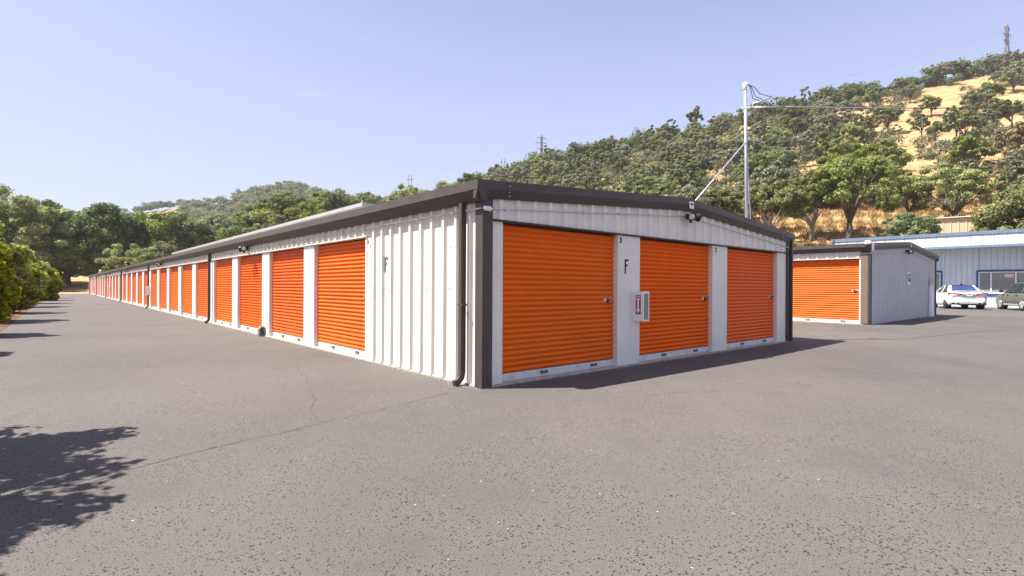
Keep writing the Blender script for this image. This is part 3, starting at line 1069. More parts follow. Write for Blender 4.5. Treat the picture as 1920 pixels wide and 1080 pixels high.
for k_, n_ in ((9, 'nearest of the three along the long wall'), (18, 'middle of the three along the long wall'), (26, 'farthest of the three along the long wall')):
    cabinet(site(-.001, 3.35 + 3.05 * k_ - .30, .745), ANG - R(90), 'white fire extinguisher cabinet on a pier, ' + n_, 'fire extinguisher cabinets')

# small grey box on the ground by the second pier
bt = thing('bait_box', 'small grey box on the ground at a pier of the long wall', 'box', site(-.08, 9.20, .0), ANG)
bt.scale = (.68, .68, .85)
mb = MB()
mb.prism([(-.11, -.11, 0), (.09, -.11, 0), (.09, -.11, .30), (-.03, -.11, .30), (-.11, -.11, .22)], (0, .22, 0))
mb.build('housing', M['grey_box'], bt)
mb = MB()
mb.bbox(-.06, .05, -.122, -.111, .05, .24, .004)
mb.build('side_panel', M['black'], bt)

# Building G
GB = thing('storage_building', 'smaller cream storage building with one orange door in view and white G sign', 'building', site(15.84, .0, .14), ANG)
lg = [(.25 + 3.05 * i, .25 + 3.05 * i + DW) for i in range(6)]
shed(GB, 30.0, W_F, lg, [], [])
for ch in GB.children:
    if ch.name.startswith('gable_wall'):
        ch.data.materials[0] = painted('grey_gable_metal', (0.50, 0.495, 0.49), 0.5, 0.3, var=0.05, dirt=(0.33, 0.30, 0.27), dirt_amt=0.2)
mb = MB()
mb.bbox(-.046, -.037, .0, .205, .03, 2.36, .003)
mb.build('corner_flashing', painted('brown_flashing', (0.16, 0.125, 0.10), .5, .3, var=.08), GB)
mb = MB()
mb.bbox(-.30, -.02, -.13, .05, EAVE - .02, EAVE + .10, .03)
mb.bbox(-.10, .10, -.135, -.108, EAVE - .22, EAVE + .02, .006)
mb.build('gutter_end_cap', M['white'], GB)
mb = MB()
mb.smooth = True
mb.tube([(-.055, 8, 2.32), (-.055, .1, 2.32), (-.05, -.045, 2.32), (.1, -.045, 2.33)] + [(u, -.045, cz(u)) for u in (.4, 2.4, 4.74, 7, 8.2)], .013, 8)
mb.tube([(8.2, -.045, cz(8.2)), (8.2, -.045, 1.62)], .016, 8)
mb.build('conduit', M['galv'], GB)
mb = MB()
mb.bbox(8.13, 8.29, -.10, -.035, 1.34, 1.62, .012)
mb.build('meter_box', M['galv'], GB)
mb = MB()
mb.prism([(8.10, -.032, .0), (8.62, -.032, .0), (8.46, -.032, 1.36), (8.16, -.032, 1.36)], (0, -.09, 0))
mb.build('pipe_cover', M['white'], GB)
bpy.context.view_layer.update()
floodlight(site(15.84 + 4.35, -.05, .14 + roof_z(4.35) - .33), ANG, 'black floodlight under the gable ridge of building G', 'floodlights on the storage buildings')
emblem(GB, W_F / 2 + .1, RIDGE - .105, 'small white plate with black mark on ridge trim of building G')
gs = thing('letter_sign', 'white sign with black letter G on the grey gable', 'sign', site(15.84 + 4.72, -.032, 1.72), ANG)
mb = MB()
mb.bbox(-.20, .20, -.05, .0, -.33, .33, .02)
gs.scale = (.78, 1, .78)
mb.build('sign_board', M['white'], gs)
link('letter', text_mesh('G', .54, .004, M['letter'], .012), gs, (0, -.054, 0), (R(90), 0, 0))

# tall white shed behind building F
rv = thing('tall_shed', 'tall white roofed shed rising behind the long storage building', 'building', site(10.35, 25.2, 0), ANG)
mb = MB()
RVH, RVW, RVL = 6.45, 9.0, 68.0
mb.prism([(-.25, -.2, RVH - .02), (-.25, -.2, RVH - .24), (RVW + .25, -.2, RVH - .24 - .5), (RVW + .25, -.2, RVH - .5)], (0, RVL, 0))
mb.build('roof', M['roof'], rv)
mb = MB()
rib_panel(mb, lambda a, n, z: (-n, a, z), 0, RVL - .4, 0.0, lambda a: RVH - .24)
rib_panel(mb, lambda a, n, z: (RVW + n, a, z), 0, RVL - .4, 0.0, lambda a: RVH - .75)
rib_panel(mb, lambda a, n, z: (a, RVL - .4 + n, z), 0, RVW, 0.0, lambda a: RVH - .25 - .5 * a / RVW)
mb.build('wall', M['cream'], rv)
mb = MB()
rib_panel(mb, lambda a, n, z: (a, -n, z), 0, RVW, 4.6, lambda a: RVH - .25 - .5 * a / RVW)
for x in (0, 3.0, 6.0, 8.7):
    mb.box(x, x + .3, -.03, .3, 0, 4.6)
mb.build('gable_wall', M['cream'], rv)

M['mast'] = painted('weathered_mast_steel', (0.34, 0.36, 0.38), 0.5, 0.4, metal=0.5, var=0.15, scale=9)
# service mast on building F with its wire
mx, my = 5.896, 13.295
mr_ = roof_z(9.0) - .05
mt = thing('service_mast', 'tall galvanised pipe mast with white weatherhead above the roof', 'mast', (mx, my, mr_))
top = Vector((-.065, 0, 6.40 - mr_))
mb = MB()
mb.smooth = True
mb.tube([(0, 0, -.2), top * .5, top], [.044, .040, .038], 12)
mb.build('pole', M['mast'], mt)
mb = MB()
mb.smooth = True
mb.lathe([(.042, -.10), (.055, -.05), (.072, .02), (.055, .065), (.015, .08)], top, (.25, -.05, 1), 14)
mb.build('weatherhead', M['white'], mt)
braz = 4.98 - mr_
bf = top * (braz / top.z)
for tgt in (site(5.55, .4, roof_z(5.55) - .02), site(9.25, .78, roof_z(9.25) - .02)):
    mb = MB()
    mb.smooth = True
    mb.tube([bf, tgt - Vector((mx, my, mr_))], .017, 8)
    mb.build('brace', M['mast'], mt)
zb = 5.83 - mr_
ba = top * (zb / top.z)
mb = MB()
mb.smooth = True
mb.tube([ba + Vector((-.12, 0, .0)), ba + Vector((.16, -.05, .0)), ba + Vector((.16, -.05, .09)), ba + Vector((.55, -.15, .20))], .016, 8)
mb.tube([ba + Vector((.16, -.05, 0)), ba + Vector((.9, -.2, -.03))], .016, 8)
mb.build('bracket', M['mast'], mt)
mb = MB()
mb.smooth = True
tp = top + Vector((.06, 0, .02))
for dx, dz, e in ((.18, -.30, (.55, -.10, zb + .03)), (.30, -.24, (.62, -.12, zb + .16)), (.12, -.36, (.47, -.10, zb + .02))):
    e = Vector(e)
    mb.tube([tp, tp + Vector((dx * .5, 0, -.05)), tp + Vector((dx, -.03, dz)), e + Vector((-.08, 0, .08)), e], .009, 6)
mb.build('drip_loop', M['wire'], mt)
# utility pole past the right edge and the service wire
pe = Vector((36.0, 26.0, 11.05))
up = thing('utility_pole', 'wooden utility pole carrying the service wire', 'pole', (pe.x, pe.y, .1))
mb = MB()
mb.smooth = True
mb.tube([(0, 0, -.5), (0, 0, 12.0)], [.16, .11], 12)
mb.build('pole', M['wood'], up)
mb = MB()
mb.box(-1.1, 1.1, -.06, .06, 11.4, 11.52)
mb.build('crossarm', M['wood'], up)
p0 = Vector((mx, my, mr_)) + ba + Vector((.9, -.2, -.03))
mb = MB()
mb.smooth = True
pts = []
for i in range(41):
    f = i / 40
    p = p0.lerp(pe, f)
    p.z -= .28 * 4 * f * (1 - f)
    pts.append(p)
mb.tube(pts[:7], .016, 6)
mb.cur = 1
mb.tube(pts[6:], .013, 6)
tag(mb.build('service_wire', [M['lightwire'], M['wire']]), 'thick service wire stretched from mast towards the right edge', 'wire')

# ------------------------------------------------------------------ blue trimmed office
OB_U, OB_T0, OB_T1 = 43.1, -24.0, 8.9
ob = thing('office_building', 'pale blue office building with blue fascia and navy window frames', 'building', site(OB_U, 0, .14), ANG)
M['siding'] = painted('pale_siding', (0.53, 0.575, 0.62), .6, .25, var=.05, scale=1.2, dirt=(.45, .47, .5), dirt_amt=.3)
mb = MB()
def grooved(mb, n0, a0, a1, z0, z1, pitch, off=0.0):
    a = a0
    vs = []
    pts = []
    while a < a1:
        b = min(a + pitch, a1)
        pts += [(a + .0, 0), (b - .035, 0), (b - .035, -.03), (b - .0, -.03)]
        a = b
    for q, n in pts:
        vs += [(-(n0 + n), q, z0), (-(n0 + n), q, z1)]
    mb.add(vs, [(2 * i, 2 * i + 2, 2 * i + 3, 2 * i + 1) for i in range(len(pts) - 1)])
WZ0, WZ1 = .92, 2.36
wins = [(-1.52, .92), (2.94, 4.4)]          # window openings along t
segs = [OB_T0, wins[0][0], wins[0][1], wins[1][0], wins[1][1], OB_T1]
for i in range(5):
    if i % 2 == 0:
        grooved(mb, 0, segs[i], segs[i + 1], 0, 3.98, .30)
    else:
        grooved(mb, 0, segs[i], segs[i + 1], 0, WZ0, .30)
        grooved(mb, 0, segs[i], segs[i + 1], WZ1, 3.98, .30)
mb.add([(0, OB_T1, 0), (9, OB_T1, 0), (9, OB_T1, 4.9), (0, OB_T1, 4.9)], [(0, 1, 2, 3)])
mb.add([(9, OB_T0, 0), (9, OB_T1, 0), (9, OB_T1, 4.9), (9, OB_T0, 4.9)], [(0, 1, 2, 3)])
mb.add([(0, OB_T0, 0), (9, OB_T0, 0), (9, OB_T0, 4.9), (0, OB_T0, 4.9)], [(0, 1, 2, 3)])
mb.build('wall', M['siding'], ob)
mb = MB()
grooved(mb, 1.15, OB_T0, OB_T1 + .4, 4.05, 4.82, .60)
mb.box(-1.13, 0, OB_T0, OB_T1 + .4, 3.985, 4.05)
mb.build('mansard_panel', M['siding'], ob)
mb = MB()
mb.bbox(-1.215, -1.14, OB_T0, OB_T1 + .45, 3.93, 4.10, .01)
mb.bbox(-1.20, -1.12, OB_T0, OB_T1 + .55, 4.78, 5.03, .02)
mb.bbox(-1.32, 9.2, OB_T1 + .42, OB_T1 + .60, 4.76, 5.02, .02)
mb.build('fascia', M['blue'], ob)
mb = MB()
mb.box(-1.11, 9.1, OB_T0, OB_T1 + .41, 4.83, 4.90)
mb.build('roof', M['roof'], ob)
for wi, (a0, a1) in enumerate(wins):
    mb = MB()
    b = .11
    mb.bbox(-.05, .06, a0 - b, a0, WZ0 - b, WZ1 + b, .006)
    mb.bbox(-.05, .06, a1, a1 + b, WZ0 - b, WZ1 + b, .006)
    mb.bbox(-.055, .06, a0, a1, WZ1, WZ1 + b + .02, .006)
    mb.bbox(-.055, .06, a0, a1, WZ0 - b - .05, WZ0, .006)
    fr_ = mb.build('window', M['navy'], ob)
    mb = MB()
    c = .055
    mb.box(-.02, .05, a0, a0 + c, WZ0, WZ1)
    mb.box(-.02, .05, a1 - c, a1, WZ0, WZ1)
    mb.box(-.02, .05, a0 + c, a1 - c, WZ0, WZ0 + c)
    mb.box(-.02, .05, a0 + c, a1 - c, WZ1 - c, WZ1)
    if wi == 0:
        for q in (a0 + .60, a0 + 1.80):
            mb.box(-.019, .049, q - .035, q + .035, WZ0 + c, WZ1 - c)
    mb.build('sash', M['white'], fr_)
    mb = MB()
    mb.box(.02, .03, a0 + c, a1 - c, WZ0 + c, WZ1 - c)
    mb.build('pane', M['blinds'], fr_)
# pinkish notice taped inside the pane, air conditioner on the roof
mb = MB()
mb.box(.005, .012, -.82, -.38, 1.98, 2.20)
mb.build('window_notice', painted('pink_paper', (.72, .52, .48), .7, .1), ob)
ac = thing('roof_air_conditioner', 'beige air conditioner box on the flat office roof', 'air conditioner', site(44.6, -2.3, 5.04), ANG)
mb = MB()
mb.bbox(-.6, .6, -1.0, 1.0, 0, .12, .01)
mb.bbox(-.55, .55, -.95, .95, .12, .95, .03)
mb.build('casing', M['cream'], ac)
mb = MB()
for i in range(9):
    mb.box(-.575, -.551, -.8, .8, .22 + i * .075, .26 + i * .075)
mb.build('grille', painted('brown_grille', (.17, .12, .085), .6, .3), ac)
mb = MB()
mb.bbox(-.4, .4, -1.9, -1.02, .12, .80, .03)
mb.build('duct', M['galv'], ac)

# tan shed on the slope behind
sx, sy = (1668 - 960) / F_PX * 58, 58.0
sh = thing('hillside_shed', 'tan ribbed metal shed half hidden by trees behind the office', 'building', (sx, sy, 0), R(-36))
mb = MB()
SW, SD, SB, ST = 8.5, 6.0, 3.0, 8.75
for fn, ln in ((lambda a, n, z: (a, -n, z), SW), (lambda a, n, z: (a, SD + n, z), SW), (lambda a, n, z: (-n, a, z), SD), (lambda a, n, z: (SW + n, a, z), SD)):
    rib_panel(mb, fn, 0, ln, SB, lambda a: ST, .2, pitch=.62)
mb.build('wall', M['tan'], sh)
mb = MB()
mb.prism([(-.15, -.2, ST), (SW + .15, -.2, ST), (SW + .15, SD + .2, ST + .35), (-.15, SD + .2, ST + .35)], (0, 0, .09))
mb.build('roof', M['cream_trim'], sh)

# ------------------------------------------------------------------ cars
def loft(mb, secs):
    k = len(secs[0])
    vs = [p for s_ in secs for p in s_]
    fs = [(i * k + j, i * k + j + 1, (i + 1) * k + j + 1, (i + 1) * k + j) for i in range(len(secs) - 1) for j in range(k - 1)]
    fs += [tuple(range(k))[::-1], tuple(range((len(secs) - 1) * k, len(secs) * k))]
    mb.add(vs, fs)
def wheel(parent, x, y, r, wd, side, rimmat, spokes=5):
    mb = MB()
    mb.smooth = True
    mb.lathe([(r * .64, -wd / 2), (r * .92, -wd / 2), (r, -wd * .32), (r, wd * .32), (r * .92, wd / 2), (r * .64, wd / 2)], (x, y, r), (1, 0, 0), 28)
    wh = mb.build('wheel', M['tyre'], parent)
    mb = MB()
    xo = x + side * wd * .46
    mb.smooth = True
    mb.lathe([(r * .66, 0), (r * .66, .03), (r * .58, .03), (r * .55, -.04), (.02, -.05)], (xo, y, r), (side, 0, 0), 28)
    mb.smooth = False
    for i in range(spokes):
        a = 2 * math.pi * i / spokes + .3
        for da in (-.13, .13):
            c1, s1 = math.cos(a), math.sin(a)
            c2, s2 = math.cos(a + da), math.sin(a + da)
            p = Vector((xo - side * .0, y + c1 * .03, r + s1 * .03))
            q = Vector((xo + side * .012, y + c2 * r * .6, r + s2 * r * .6))
            mb.tube([p, q], [.035, .026], 6)
    mb.lathe([(.055, -.02), (.05, .025)], (xo, y, r), (side, 0, 0), 12)
    mb.build('rim', rimmat, wh)
    return wh
def half_section(y, hw, zb, zs, zd, tuck=.06, crown=.03):
    """left half then right half of a closed car body section at station y"""
    r_ = [(hw - tuck * 1.6, zb), (hw - tuck * .4, zb + .06), (hw, zb + (zs - zb) * .45), (hw - .012, zs - .06), (hw - .07, zs), (hw * .72, zd), (hw * .35, zd + crown), (0, zd + crown * 1.2)]
    l_ = [(-a, b) for a, b in r_[::-1]][1:]
    return [(a, y, b) for a, b in r_ + l_]
def car(name, label, loc, rz, paint, st, cab, rimmat, wr, wb, track, spec):
    """car in its own frame: +y is forward, x to the right"""
    t = thing(name, label, 'car', loc, rz, None)
    mb = MB()
    mb.smooth = True
    loft(mb, [half_section(*s_) for s_ in st])
    body = mb.build('body', paint, t)
    sd = body.modifiers.new('sub', 'SUBSURF')
    sd.levels = sd.render_levels = 2
    # greenhouse: lower ring, upper ring with rounded ends
    (y0, y1, y2, y3, zb, zr, hb, hr) = cab
    mb = MB()
    mb.smooth = False
    low = [(hb * .86, y0), (hb, y0 + (y3 - y0) * .18), (hb * 1.0, y0 + (y3 - y0) * .62), (hb * .88, y3)]
    upp = [(hr * .88, y1), (hr, y1 + .3), (hr, y2 - .35), (hr * .86, y2)]
    ring = lambda L, z, cz: [(a, b, z) for a, b in L] + [(0, L[-1][1] + cz, z)] + [(-a, b, z) for a, b in L[::-1]] + [(0, L[0][1] - cz, z)]
    A, B = ring(low, zb, .05), ring(upp, zr, .05)
    n = len(A)
    mb.add(A + B, [(i, (i + 1) % n, n + (i + 1) % n, n + i) for i in range(n)])
    gh = mb.build('windows', M['carglass'], t)
    if spec.get('rear'):
        mb = MB()
        i0 = [(n - 1, 0), (n - 2, n - 1)]
        q = lambda i, f: Vector(A[i]).lerp(Vector(B[i]), f) + Vector((0, -.012, .006))
        mb.add([q(n - 2, .05) * 1.0, q(n - 1, .05), q(0, .05), q(0, .97), q(n - 1, .97), q(n - 2, .97)], [(0, 1, 4, 5), (1, 2, 3, 4)])
        mb.build('rear_window', spec['rear'], t)
    # roof skin and pillars
    mb = MB()
    mb.smooth = True
    RR = [(Vector(p) + Vector((0, 0, .004))) for p in B]
    inner = [Vector((p.x * .6, (p.y - (y1 + y2) / 2) * .75 + (y1 + y2) / 2, zr + .055)) for p in RR]
    mb.add(RR + inner + [(0, (y1 + y2) / 2, zr + .07)], [(i, (i + 1) % n, n + (i + 1) % n, n + i) for i in range(n)] + [(n + i, n + (i + 1) % n, 2 * n) for i in range(n)])
    mb.build('roof', spec.get('roof', paint), t)
    mb = MB()
    for i in (0, 3, 5, 8) if n == 10 else (0, 3):
        mb.tube([Vector(A[i]) + Vector((0, 0, -.02)), Vector(B[i]) + Vector((0, 0, .01))], .026, 8)
    for s_ in (0, n - 2):
        pass
    for sgn in (-1, 1):
        for f_ in spec.get('pillars', (.5,)):
            ya = y0 + (y3 - y0) * f_
            yb = y1 + (y2 - y1) * (f_ + .0)
            mb.tube([(sgn * (hb + .002), ya, zb), (sgn * (hr + .002), yb, zr)], .022, 6)
    mb.build('pillar', paint if not spec.get('darkpillar') else M['black'], t)
    if spec.get('cpillar'):
        for sgn in (-1, 1):
            mb = MB()
            f0, f1 = spec['cpillar']
            a, b, c_, dq = (sgn * hb * .875, y0 - .02, zb - .02), (sgn * (hb + .01), y0 + f0, zb - .02), (sgn * (hr + .012), y1 + f1, zr), (sgn * hr * .885, y1 - .02, zr)
            mb.prism([a, b, c_, dq], (sgn * .012, -.006, .004))
            mb.build('rear_quarter', paint, t)
    # wheels in dark arches
    for sgn in (-1, 1):
        for yy in (-wb / 2, wb / 2):
            mb = MB()
            mb.smooth = True
            mb.lathe([(wr * 1.13, -.12), (wr * 1.13, .118)], (sgn * (track - .02), yy, wr * 1.02), (sgn, 0, 0), 28)
            mb.build('wheel_arch', M['black'], t)
            wheel(t, sgn * (track + .0), yy, wr, .215, sgn, rimmat, spec.get('spokes', 5))
    return t
# white sedan seen from behind
sedan_st = [(-2.44, .60, .42, .78, .86, .05, .02), (-2.40, .80, .34, .86, .96, .06, .02), (-2.25, .885, .27, .96, 1.05, .07, .02), (-1.9, .915, .22, .98, 1.06, .07, .03), (-1.2, .92, .20, .95, 1.0, .07, .03),
            (0, .92, .19, .93, .97, .07, .03), (1.0, .92, .19, .92, .95, .07, .03), (1.6, .91, .2, .86, .92, .07, .03), (2.1, .87, .22, .74, .82, .07, .03), (2.38, .72, .28, .62, .68, .06, .02), (2.44, .5, .35, .55, .6, .05, .02)]
CARZ = .142
SA = R(26)
car_xy = (26.80 + 2.44 * math.sin(SA), 31.0 + 2.44 * math.cos(SA))
cd = car('sedan', 'white sedan with black roof parked facing the office, seen from behind', (car_xy[0], car_xy[1], CARZ), -SA, M['carwhite'], sedan_st,
         (-1.95, -1.05, .35, 1.25, .96, 1.40, .80, .60), M['rim_dark'], .335, 2.82, .80,
         dict(rear=M['rearglass_sky'], roof=M['black'], darkpillar=False, pillars=(.52,), cpillar=(.42, .10), spokes=5))
for sgn in (-1, 1):
    mb = MB()
    mb.prism([(sgn * .28, -2.49, .84), (sgn * .72, -2.45, .82), (sgn * .93, -2.16, .87), (sgn * .90, -2.20, .98), (sgn * .72, -2.43, .965), (sgn * .32, -2.48, .93)], (0, .14, 0))
    mb.build('tail_light', M['taillight'], cd)
    mb = MB()
    mb.prism([(sgn * .70, -2.43, .80), (sgn * .735, -2.425, .80), (sgn * .80, -2.385, .64), (sgn * .78, -2.395, .64)], (0, .05, 0))
    mb.build('bumper_vent', M['black'], cd)
    mb = MB()
    mb.smooth = True
    mb.tube([(sgn * .60, -2.47, .32), (sgn * .60, -2.2, .32)], .045, 12)
    mb.tube([(sgn * .72, -2.45, .325), (sgn * .72, -2.2, .325)], .045, 12)
    mb.build('exhaust_tip', M['rim_dark'], cd)
mb = MB()
mb.bbox(-.80, -.48, -2.462, -2.2, .265, .385, .02)
mb.bbox(.48, .80, -2.462, -2.2, .265, .385, .02)
mb.bbox(-.48, .48, -2.47, -2.2, .24, .33, .02)
mb.build('diffuser', M['black'], cd)
mb = MB()
mb.prism([(-.46, -2.478, .33), (.46, -2.478, .33), (.38, -2.478, .385), (-.38, -2.478, .385)], (0, .12, 0))
mb.build('bumper_trim', M['galv'], cd)
mb = MB()
mb.bbox(-.27, .27, -2.475, -2.40, .76, .90, .012)
mb.build('plate_recess', M['grey_box'], cd)
mb = MB()
mb.bbox(-.155, .155, -2.482, -2.474, .775, .855, .004)
mb.build('licence_plate', painted('plate_white', (.55, .58, .62), .4, .4), cd)
mb = MB()
mb.smooth = True
mb.lathe([(.05, 0), (.045, .012), (.0, .014)], (0, -2.43, .965), (0, -1, .35), 16)
mb.build('badge', M['galv'], cd)
mb = MB()
mb.bbox(-.72, .72, -2.36, -2.20, 1.065, 1.092, .01)
mb.build('spoiler', M['carwhite'], cd)
for sgn in (-1, 1):
    mb = MB()
    mb.bbox(min(sgn * .88, sgn * 1.06), max(sgn * .88, sgn * 1.06), .82, .95, .95, 1.08, .03)
    mb.build('side_mirror', M['carwhite'], cd)
mb = MB()
mb.prism([(-.03, -1.0, 1.45), (.03, -1.0, 1.45), (.03, -.8, 1.45), (-.03, -.8, 1.45)], (0, -.06, .07))
mb.build('antenna', M['black'], cd)
# grey green wagon at the right edge
wag_st = [(-2.22, .62, .45, .85, .95, .05, .02), (-2.16, .82, .36, .92, 1.0, .06, .02), (-1.8, .87, .28, .96, 1.04, .06, .03), (-1.0, .875, .25, .97, 1.03, .06, .03), (0, .875, .24, .96, 1.02, .06, .03),
          (.9, .875, .24, .95, 1.02, .06, .03), (1.3, .87, .25, .92, 1.0, .06, .03), (1.9, .85, .28, .83, .93, .06, .03), (2.15, .76, .32, .74, .82, .06, .02), (2.24, .55, .4, .66, .72, .05, .02)]
wx, wy = 28.55, 29.9
wg = car('station_wagon', 'grey green station wagon parked at the right edge', (wx + 1.0, wy + .3, CARZ), R(-22), M['cargreen'], wag_st,
         (-2.12, -1.85, .35, 1.1, 1.0, 1.53, .80, .63), M['rim'], .335, 2.52, .745, dict(pillars=(.30, .62), spokes=6))
for sgn in (-1, 1):
    mb = MB()
    mb.bbox(min(sgn * .86, sgn * 1.05), max(sgn * .86, sgn * 1.05), .78, .93, 1.0, 1.15, .03)
    mb.build('side_mirror', M['black'], wg)
    mb = MB()
    mb.smooth = True
    mb.tube([(sgn * .55, -1.7, 1.60), (sgn * .55, -1.6, 1.655), (sgn * .55, -.2, 1.66), (sgn * .55, 0, 1.60)], .018, 8)
    mb.build('roof_rail', M['black'], wg)
    for yy in (.22, -.78):
        mb = MB()
        mb.bbox(min(sgn * .868, sgn * .90), max(sgn * .868, sgn * .90), yy, yy + .17, .86, .90, .008)
        mb.build('door_handle', M['black'], wg)
    mb = MB()
    mb.bbox(min(sgn * .80, sgn * .885), max(sgn * .80, sgn * .885), -.9, .85, .27, .36, .02)
    mb.build('sill_trim', M['galv'], wg)
    mb = MB()
    mb.prism([(sgn * .5, -2.235, .98), (sgn * .84, -2.12, .98), (sgn * .84, -2.10, .74), (sgn * .62, -2.22, .74)], (0, .06, 0))
    mb.build('tail_light', M['taillight'], wg)
# parking stripe beside the wagon
mb = MB()
a, b = Vector((24.6, 27.9)), Vector((34.5, 26.6))
nrm = Vector((.13, .99)) * .06
mb.add([(a.x - nrm.x, a.y - nrm.y, .1435), (b.x - nrm.x, b.y - nrm.y, .1435), (b.x + nrm.x, b.y + nrm.y, .1435), (a.x + nrm.x, a.y + nrm.y, .1435)], [(0, 1, 2, 3)])

# ------------------------------------------------------------------ vegetation
rng = np.random.default_rng(11)
def leaf_cloud(C, rad, per, leaf, flat=.75, upw=.35, rnd=.7):
    """leaf quads scattered through ball shaped clumps (centres C, radii rad)"""
    n = len(C) * per
    ci = np.repeat(np.arange(len(C)), per)
    dr = rng.normal(size=(n, 3))
    dr /= np.linalg.norm(dr, axis=1)[:, None]
    rr = rng.random(n) ** .45
    sc_ = np.stack([np.ones(n), np.ones(n), np.full(n, flat)], 1)
    pos = C[ci] + dr * (rr * rad[ci])[:, None] * sc_
    nm = dr + rng.normal(size=(n, 3)) * rnd * .6 + np.array([0, 0, upw])
    nm /= np.linalg.norm(nm, axis=1)[:, None]
    ref = rng.normal(size=(n, 3))
    a = np.cross(nm, ref)
    a /= np.linalg.norm(a, axis=1)[:, None]
    b = np.cross(nm, a)
    sz = leaf * rng.uniform(.55, 1.35, n)
    a = a * (sz * .62)[:, None]
    b = b * sz[:, None] * .5
    bend = nm * (sz * .18)[:, None]
    V = np.stack([pos - a - bend, pos - b * .9, pos + a - bend, pos + b], 1).reshape(-1, 3)
    tint = np.clip(rng.normal(.5, .22, n) + rng.normal(0, .12, len(C))[ci], 0, 1)
    return V, np.repeat(tint, 4)
def cloud_mesh(name, V, T, mat):
    n = len(V) // 4
    me = bpy.data.meshes.new(name)
    me.vertices.add(4 * n)
    me.vertices.foreach_set('co', V.astype(np.float32).ravel())
    me.loops.add(4 * n)
    me.loops.foreach_set('vertex_index', np.arange(4 * n, dtype=np.int32))
    me.polygons.add(n)
    me.polygons.foreach_set('loop_start', np.arange(0, 4 * n, 4, dtype=np.int32))
    me.polygons.foreach_set('loop_total', np.full(n, 4, dtype=np.int32))
    at = me.attributes.new('tint', 'FLOAT', 'POINT')
    at.data.foreach_set('value', T.astype(np.float32))
    me.materials.append(mat)
    me.update(calc_edges=True)
    me.validate()
    return me
def crown_clumps(n, rx, rz, zc, seed, lopsided=.3, low=-.55, rmin=.16, rmax=.30):
    r_ = np.random.default_rng(seed)
    lob = r_.normal(size=(7, 3))
    lob /= np.linalg.norm(lob, axis=1)[:, None]
    amp = r_.uniform(-lopsided, lopsided, 7)
    out, rad = [], []
    while len(out) < n:
        p = r_.normal(size=3)
        p /= np.linalg.norm(p)
        if p[2] < low:
            continue
        g = 1 + float(np.sum(amp * np.clip(lob @ p, 0, 1) ** 2))
        rr = r_.uniform(.35, 1) ** .6 * g
        q = p * rr * .82
        out.append((q[0] * rx, q[1] * rx, zc + q[2] * rz))
        rad.append(r_.uniform(rmin, rmax) * rx * (1.1 - .25 * rr))
    return np.array(out), np.array(rad)
def trunk_mesh(C, zc, rx, seed, mat, base_r, lean=.0, nl=9, split=.35):
    r_ = random.Random(seed)
    mb = MB()
    mb.smooth = True
    zs = zc * split
    off = Vector((r_.uniform(-1, 1) * lean, r_.uniform(-1, 1) * lean, 0))
    s = Vector((0, 0, zs)) + off * .5
    mb.tube([(0, 0, -.8), (0, 0, .0), s * .5 + Vector((0, 0, .1)), s], [base_r * 1.5, base_r * 1.2, base_r * .95, base_r * .85], 9)
    idx = sorted(range(len(C)), key=lambda i: r_.random())[:nl]
    for i in idx:
        e = Vector(C[i])
        mid = s.lerp(e, .5) + Vector((r_.uniform(-.12, .12) * rx, r_.uniform(-.12, .12) * rx, r_.uniform(.0, .12) * rx))
        q1 = s.lerp(mid, .5) + Vector((0, 0, .05 * rx))
        br = base_r * r_.uniform(.36, .6)
        mb.tube([s - Vector((0, 0, .15)), q1, mid, mid.lerp(e, .5) + Vector((0, 0, .03 * rx)), e], [br, br * .85, br * .62, br * .42, br * .2], 6)
    return mb.mesh('trunk', mat)
VAR = {}
def variant(key, seed, n, per, leaf, rx, rz, zc, mat, bark, base_r, **kw):
    C, rad = crown_clumps(n, rx, rz, zc, seed, kw.get('lop', .3), kw.get('low', -.5), kw.get('rmin', .16), kw.get('rmax', .30))
    Vv, T = leaf_cloud(C, rad, per, leaf, kw.get('flat', .72))
    VAR.setdefault(key, []).append((cloud_mesh('crown', Vv, T, M[mat]), trunk_mesh(C, zc, rx, seed, M[bark], base_r, kw.get('lean', .3), kw.get('nl', 9), kw.get('split', .35))))
# unit sizes: about 9 m tall oaks; scaled per tree
for i in range(4):
    variant('near', 100 + i, 84, 240, .20, 4.6, 3.7, 5.3, ('oak_bright', 'oak', 'oak_bright', 'oak')[i], ('bark', 'palebark')[i % 2], .30, lop=.6, rmin=.10, rmax=.25)
for i in range(3):
    variant('big', 140 + i, 120, 320, .185, 5.2, 4.2, 5.0, ('oak_bright', 'oak', 'oak_bright')[i], 'bark', .36, lop=.42, low=-.75, rmin=.10, rmax=.24)
for i in range(5):
    variant('mid', 200 + i, 50, 125, .29, 3.7, 3.0, 4.6, ('oak', 'oak_bright', 'oak_grey', 'oak', 'oak_grey')[i], 'bark', .20, lop=.7, rmin=.11, rmax=.28)
for i in range(4):
    variant('open', 300 + i, 22, 120, .27, 3.1, 2.5, 4.9, ('oak_grey', 'oak', 'oak_grey', 'oak')[i], 'bark', .15, lop=.5, rmin=.16, rmax=.27, nl=12, split=.4)
for i in range(2):
    variant('straw', 400 + i, 24, 100, .40, 3.0, 2.6, 5.6, 'straw', 'bark', .17, lop=.5, rmin=.18, rmax=.3, nl=10)
for i in range(2):
    variant('pine', 440 + i, 20, 90, .38, 1.9, 3.4, 6.0, 'oak_grey', 'bark', .15, lop=.5, rmin=.2, rmax=.36, flat=.9, split=.6)
for i in range(3):
    variant('shrub', 500 + i, 26, 120, .30, 2.0, 1.5, 1.35, ('oak', 'oak_grey', 'oak')[i], 'bark', .08, lop=.4, low=-.8)
n_tree = 0
PLACED = []
